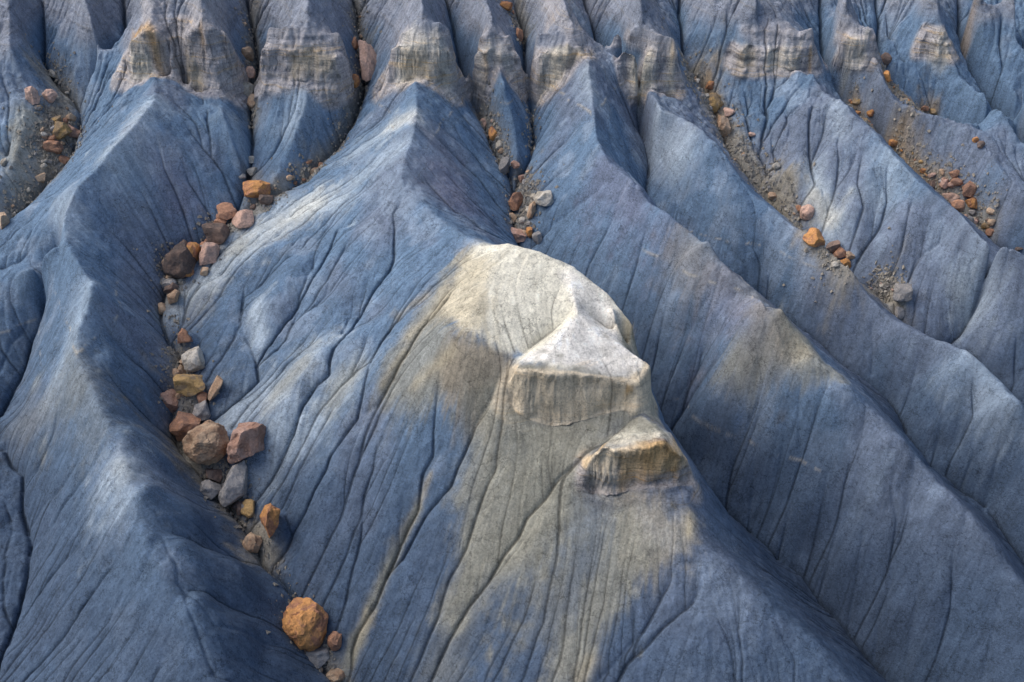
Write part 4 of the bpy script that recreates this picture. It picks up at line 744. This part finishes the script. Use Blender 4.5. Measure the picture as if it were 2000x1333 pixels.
# small stones of the rubble: shared shapes, one object each
SMALL = [rock_mesh('small_stone', 5000 + k, 2, (1, .9, .75)) for k in range(10)]
SM = {}
for c in RM:
    for k, m_ in enumerate(SMALL): q = m_.copy(); q.materials.append(RM[c]); SM[c, k] = q
ZONES = [
 # label, count, (min px, max px), spread m, colours, points
 ('small broken stone in the heaped rubble of the far left gully', 44, (8, 20), 1.5, 'tan ochre rust cream grey', (110,225),(115,260),(105,290),(90,320)),
 ('small stone at the head of the far left gully', 9, (5, 11), .7, 'cream tan grey', (92,130),(105,145),(125,175),(140,195)),
 ('little stone low in the far left gully towards the picture edge', 12, (5, 12), .5, 'tan grey cream', (70,370),(45,400),(20,415)),
 ('little stone lodged in the narrow second chute from the left', 15, (5, 10), .35, 'tan cream grey', (484,30),(490,90),(497,205),(497,240)),
 ('little stone below the flat orange slab in the left gully', 10, (6, 13), .7, 'brown grey tan', (500,385),(525,395),(540,380)),
 ('small stone in the chute around the tall upright pink slab', 24, (4, 9), .45, 'cream tan grey', (695,5),(700,50),(712,160),(700,220),(670,275),(655,300)),
 ('stone in the short row leading down to the flat orange slab', 12, (8, 20), .4, 'rust pink tan rose', (628,325),(605,342),(575,365)),
 ('small stone packed round the boulders at the bend of the left gully', 20, (11, 30), .8, 'brown rust tan grey', (440,440),(410,475),(395,500)),
 ('small stone at the feet of the large dark brown boulder', 18, (11, 28), .6, 'grey tan brown', (335,510),(330,545),(345,560)),
 ('small stone scattered among the boulders halfway down the left gully', 20, (11, 30), .9, 'tan grey rust', (350,680),(350,770),(385,820)),
 ('small stone by the large upright grey block', 16, (12, 30), .8, 'grey brown', (400,905),(440,930),(470,990)),
 ('little stone beside the huge orange boulder at the bottom', 7, (7, 14), .6, 'grey brown tan', (560,1190),(600,1275),(645,1300)),
 ('small stone in the string left of the small dark cone', 20, (5, 10), .35, 'cream pink grey tan', (938,222),(950,245),(972,285),(990,340)),
 ('small stone in the heap where the two middle gullies meet', 22, (8, 18), .8, 'grey tan cream rose', (1020,350),(1035,380),(1020,430),(1025,450)),
 ('tiny stone in the slit right of the small dark cone', 8, (4, 8), .3, 'cream grey', (1030,215),(1040,235),(1035,300)),
 ('small stone high in the dark slit near the top edge', 8, (6, 13), .3, 'rust orange tan', (985,5),(1005,40),(1018,85)),
 ('small stone strewn over the wide grey rubble chute', 60, (6, 15), 1.3, 'grey cream tan grey', (1345,130),(1375,185),(1405,250),(1445,310),(1480,350),(1500,390)),
 ('small stone in the lower end of the wide rubble chute', 30, (5, 11), .8, 'grey tan cream', (1515,400),(1555,430),(1600,480),(1650,525)),
 ('pebble like stone heaped behind the overhanging grey ledge', 22, (5, 10), .6, 'cream grey pink', (1715,550),(1740,560)),
 ('small stone along the long middle rubble tongue', 44, (6, 14), .45, 'orange ochre rust tan orange', (1660,200),(1700,245),(1745,290),(1790,335),(1820,360)),
 ('small stone along the upper rubble tongue', 34, (6, 13), .4, 'orange ochre rust tan', (1728,140),(1750,175),(1785,208),(1815,218)),
 ('small stone tucked round the lower right boulder pile', 26, (8, 18), .9, 'rose tan brown grey', (1815,345),(1850,370),(1890,405),(1925,450)),
]
zr = np.random.default_rng(77)
for lab, cnt, (s0, s1), spr, cols, *q in ZONES:
    P = resample(cast(*np.array(q, float).T), .15); cl = cols.split()
    grp = lab.replace('stone', 'stones', 1)
    for k in range(max(5, int(cnt * .62))):
        p = P[int(zr.integers(0, len(P)))].copy(); p[:2] += zr.normal(0, spr * .6, 2); p[2] = samp(Z, p[0], p[1]); ck_ = cl[int(zr.integers(0, len(cl)))]
        s = px_m(p, s0 + (s1 - s0) * zr.random() ** 1.8)
        o = bpy.data.objects.new('small_stone', SM[ck_, int(zr.integers(0, 10))]); COL.objects.link(o)
        o.location = (p[0], p[1], p[2] + s * .14); o.scale = (s * zr.uniform(.8, 1.2), s * zr.uniform(.8, 1.2), s * zr.uniform(.8, 1.1)); o.rotation_euler = tuple(zr.uniform(-.6, .6, 2)) + (zr.uniform(0, 6.28),)
        o['label'] = {'tan': 'tan', 'ochre': 'ochre', 'rust': 'rust brown', 'cream': 'whitish', 'grey': 'grey', 'brown': 'dark brown', 'pink': 'pink', 'rose': 'rosy', 'orange': 'orange'}[ck_] + ' ' + lab; o['category'] = 'stone'; o['group'] = grp
# gravel: far too many to count
gv, gf = ICO[2][0][:12], None
T4 = np.array([(1, 0, -.5), (-.5, .87, -.5), (-.5, -.87, -.5), (0.1, 0.05, .8), (.5, .6, .2), (-.6, .1, .3)]); F4 = [(0, 1, 4), (1, 5, 4), (1, 2, 5), (2, 3, 5), (0, 3, 2), (0, 4, 3), (4, 5, 3), (0, 2, 1)]
vv, ff = [], []
GZ = [(c[3] + .35, c[5:], c[1] * 60) for c in ZONES] + [(.8, ((330,600),(360,700),(345,800),(400,920),(500,1050),(580,1180),(640,1310)), 700), (.4, ((1003,375),(1012,470)), 120)]
for spr, q, cnt in GZ:
    P = resample(cast(*np.array(q, float).T), .15)
    for k in range(cnt):
        p = P[int(zr.integers(0, len(P)))].copy(); p[:2] += zr.normal(0, spr * .55, 2) * (1 + (zr.random() < .12)); s = .022 + .26 * zr.random() ** 5; p[2] = samp(Z, p[0], p[1]) + s * .2
        a = zr.uniform(0, 6.28); M = np.array([[math.cos(a), -math.sin(a), 0], [math.sin(a), math.cos(a), 0], [0, 0, 1]])
        n0 = len(vv); vv += ((T4 * s * zr.uniform(.6, 1.3, 3)) @ M.T + p).tolist(); ff += [tuple(i + n0 for i in t) for t in F4]
me = bpy.data.meshes.new('gravel'); me.from_pydata(vv, [], ff); me.update(); me.materials.append(rock_material('gravel', (.42, .38, .32), (.26, .25, .24)))
gr = bpy.data.objects.new('gravel', me); COL.objects.link(gr); gr['kind'] = 'stuff'; gr['label'] = 'loose grey and tan gravel along the gully floors'; gr['category'] = 'gravel'
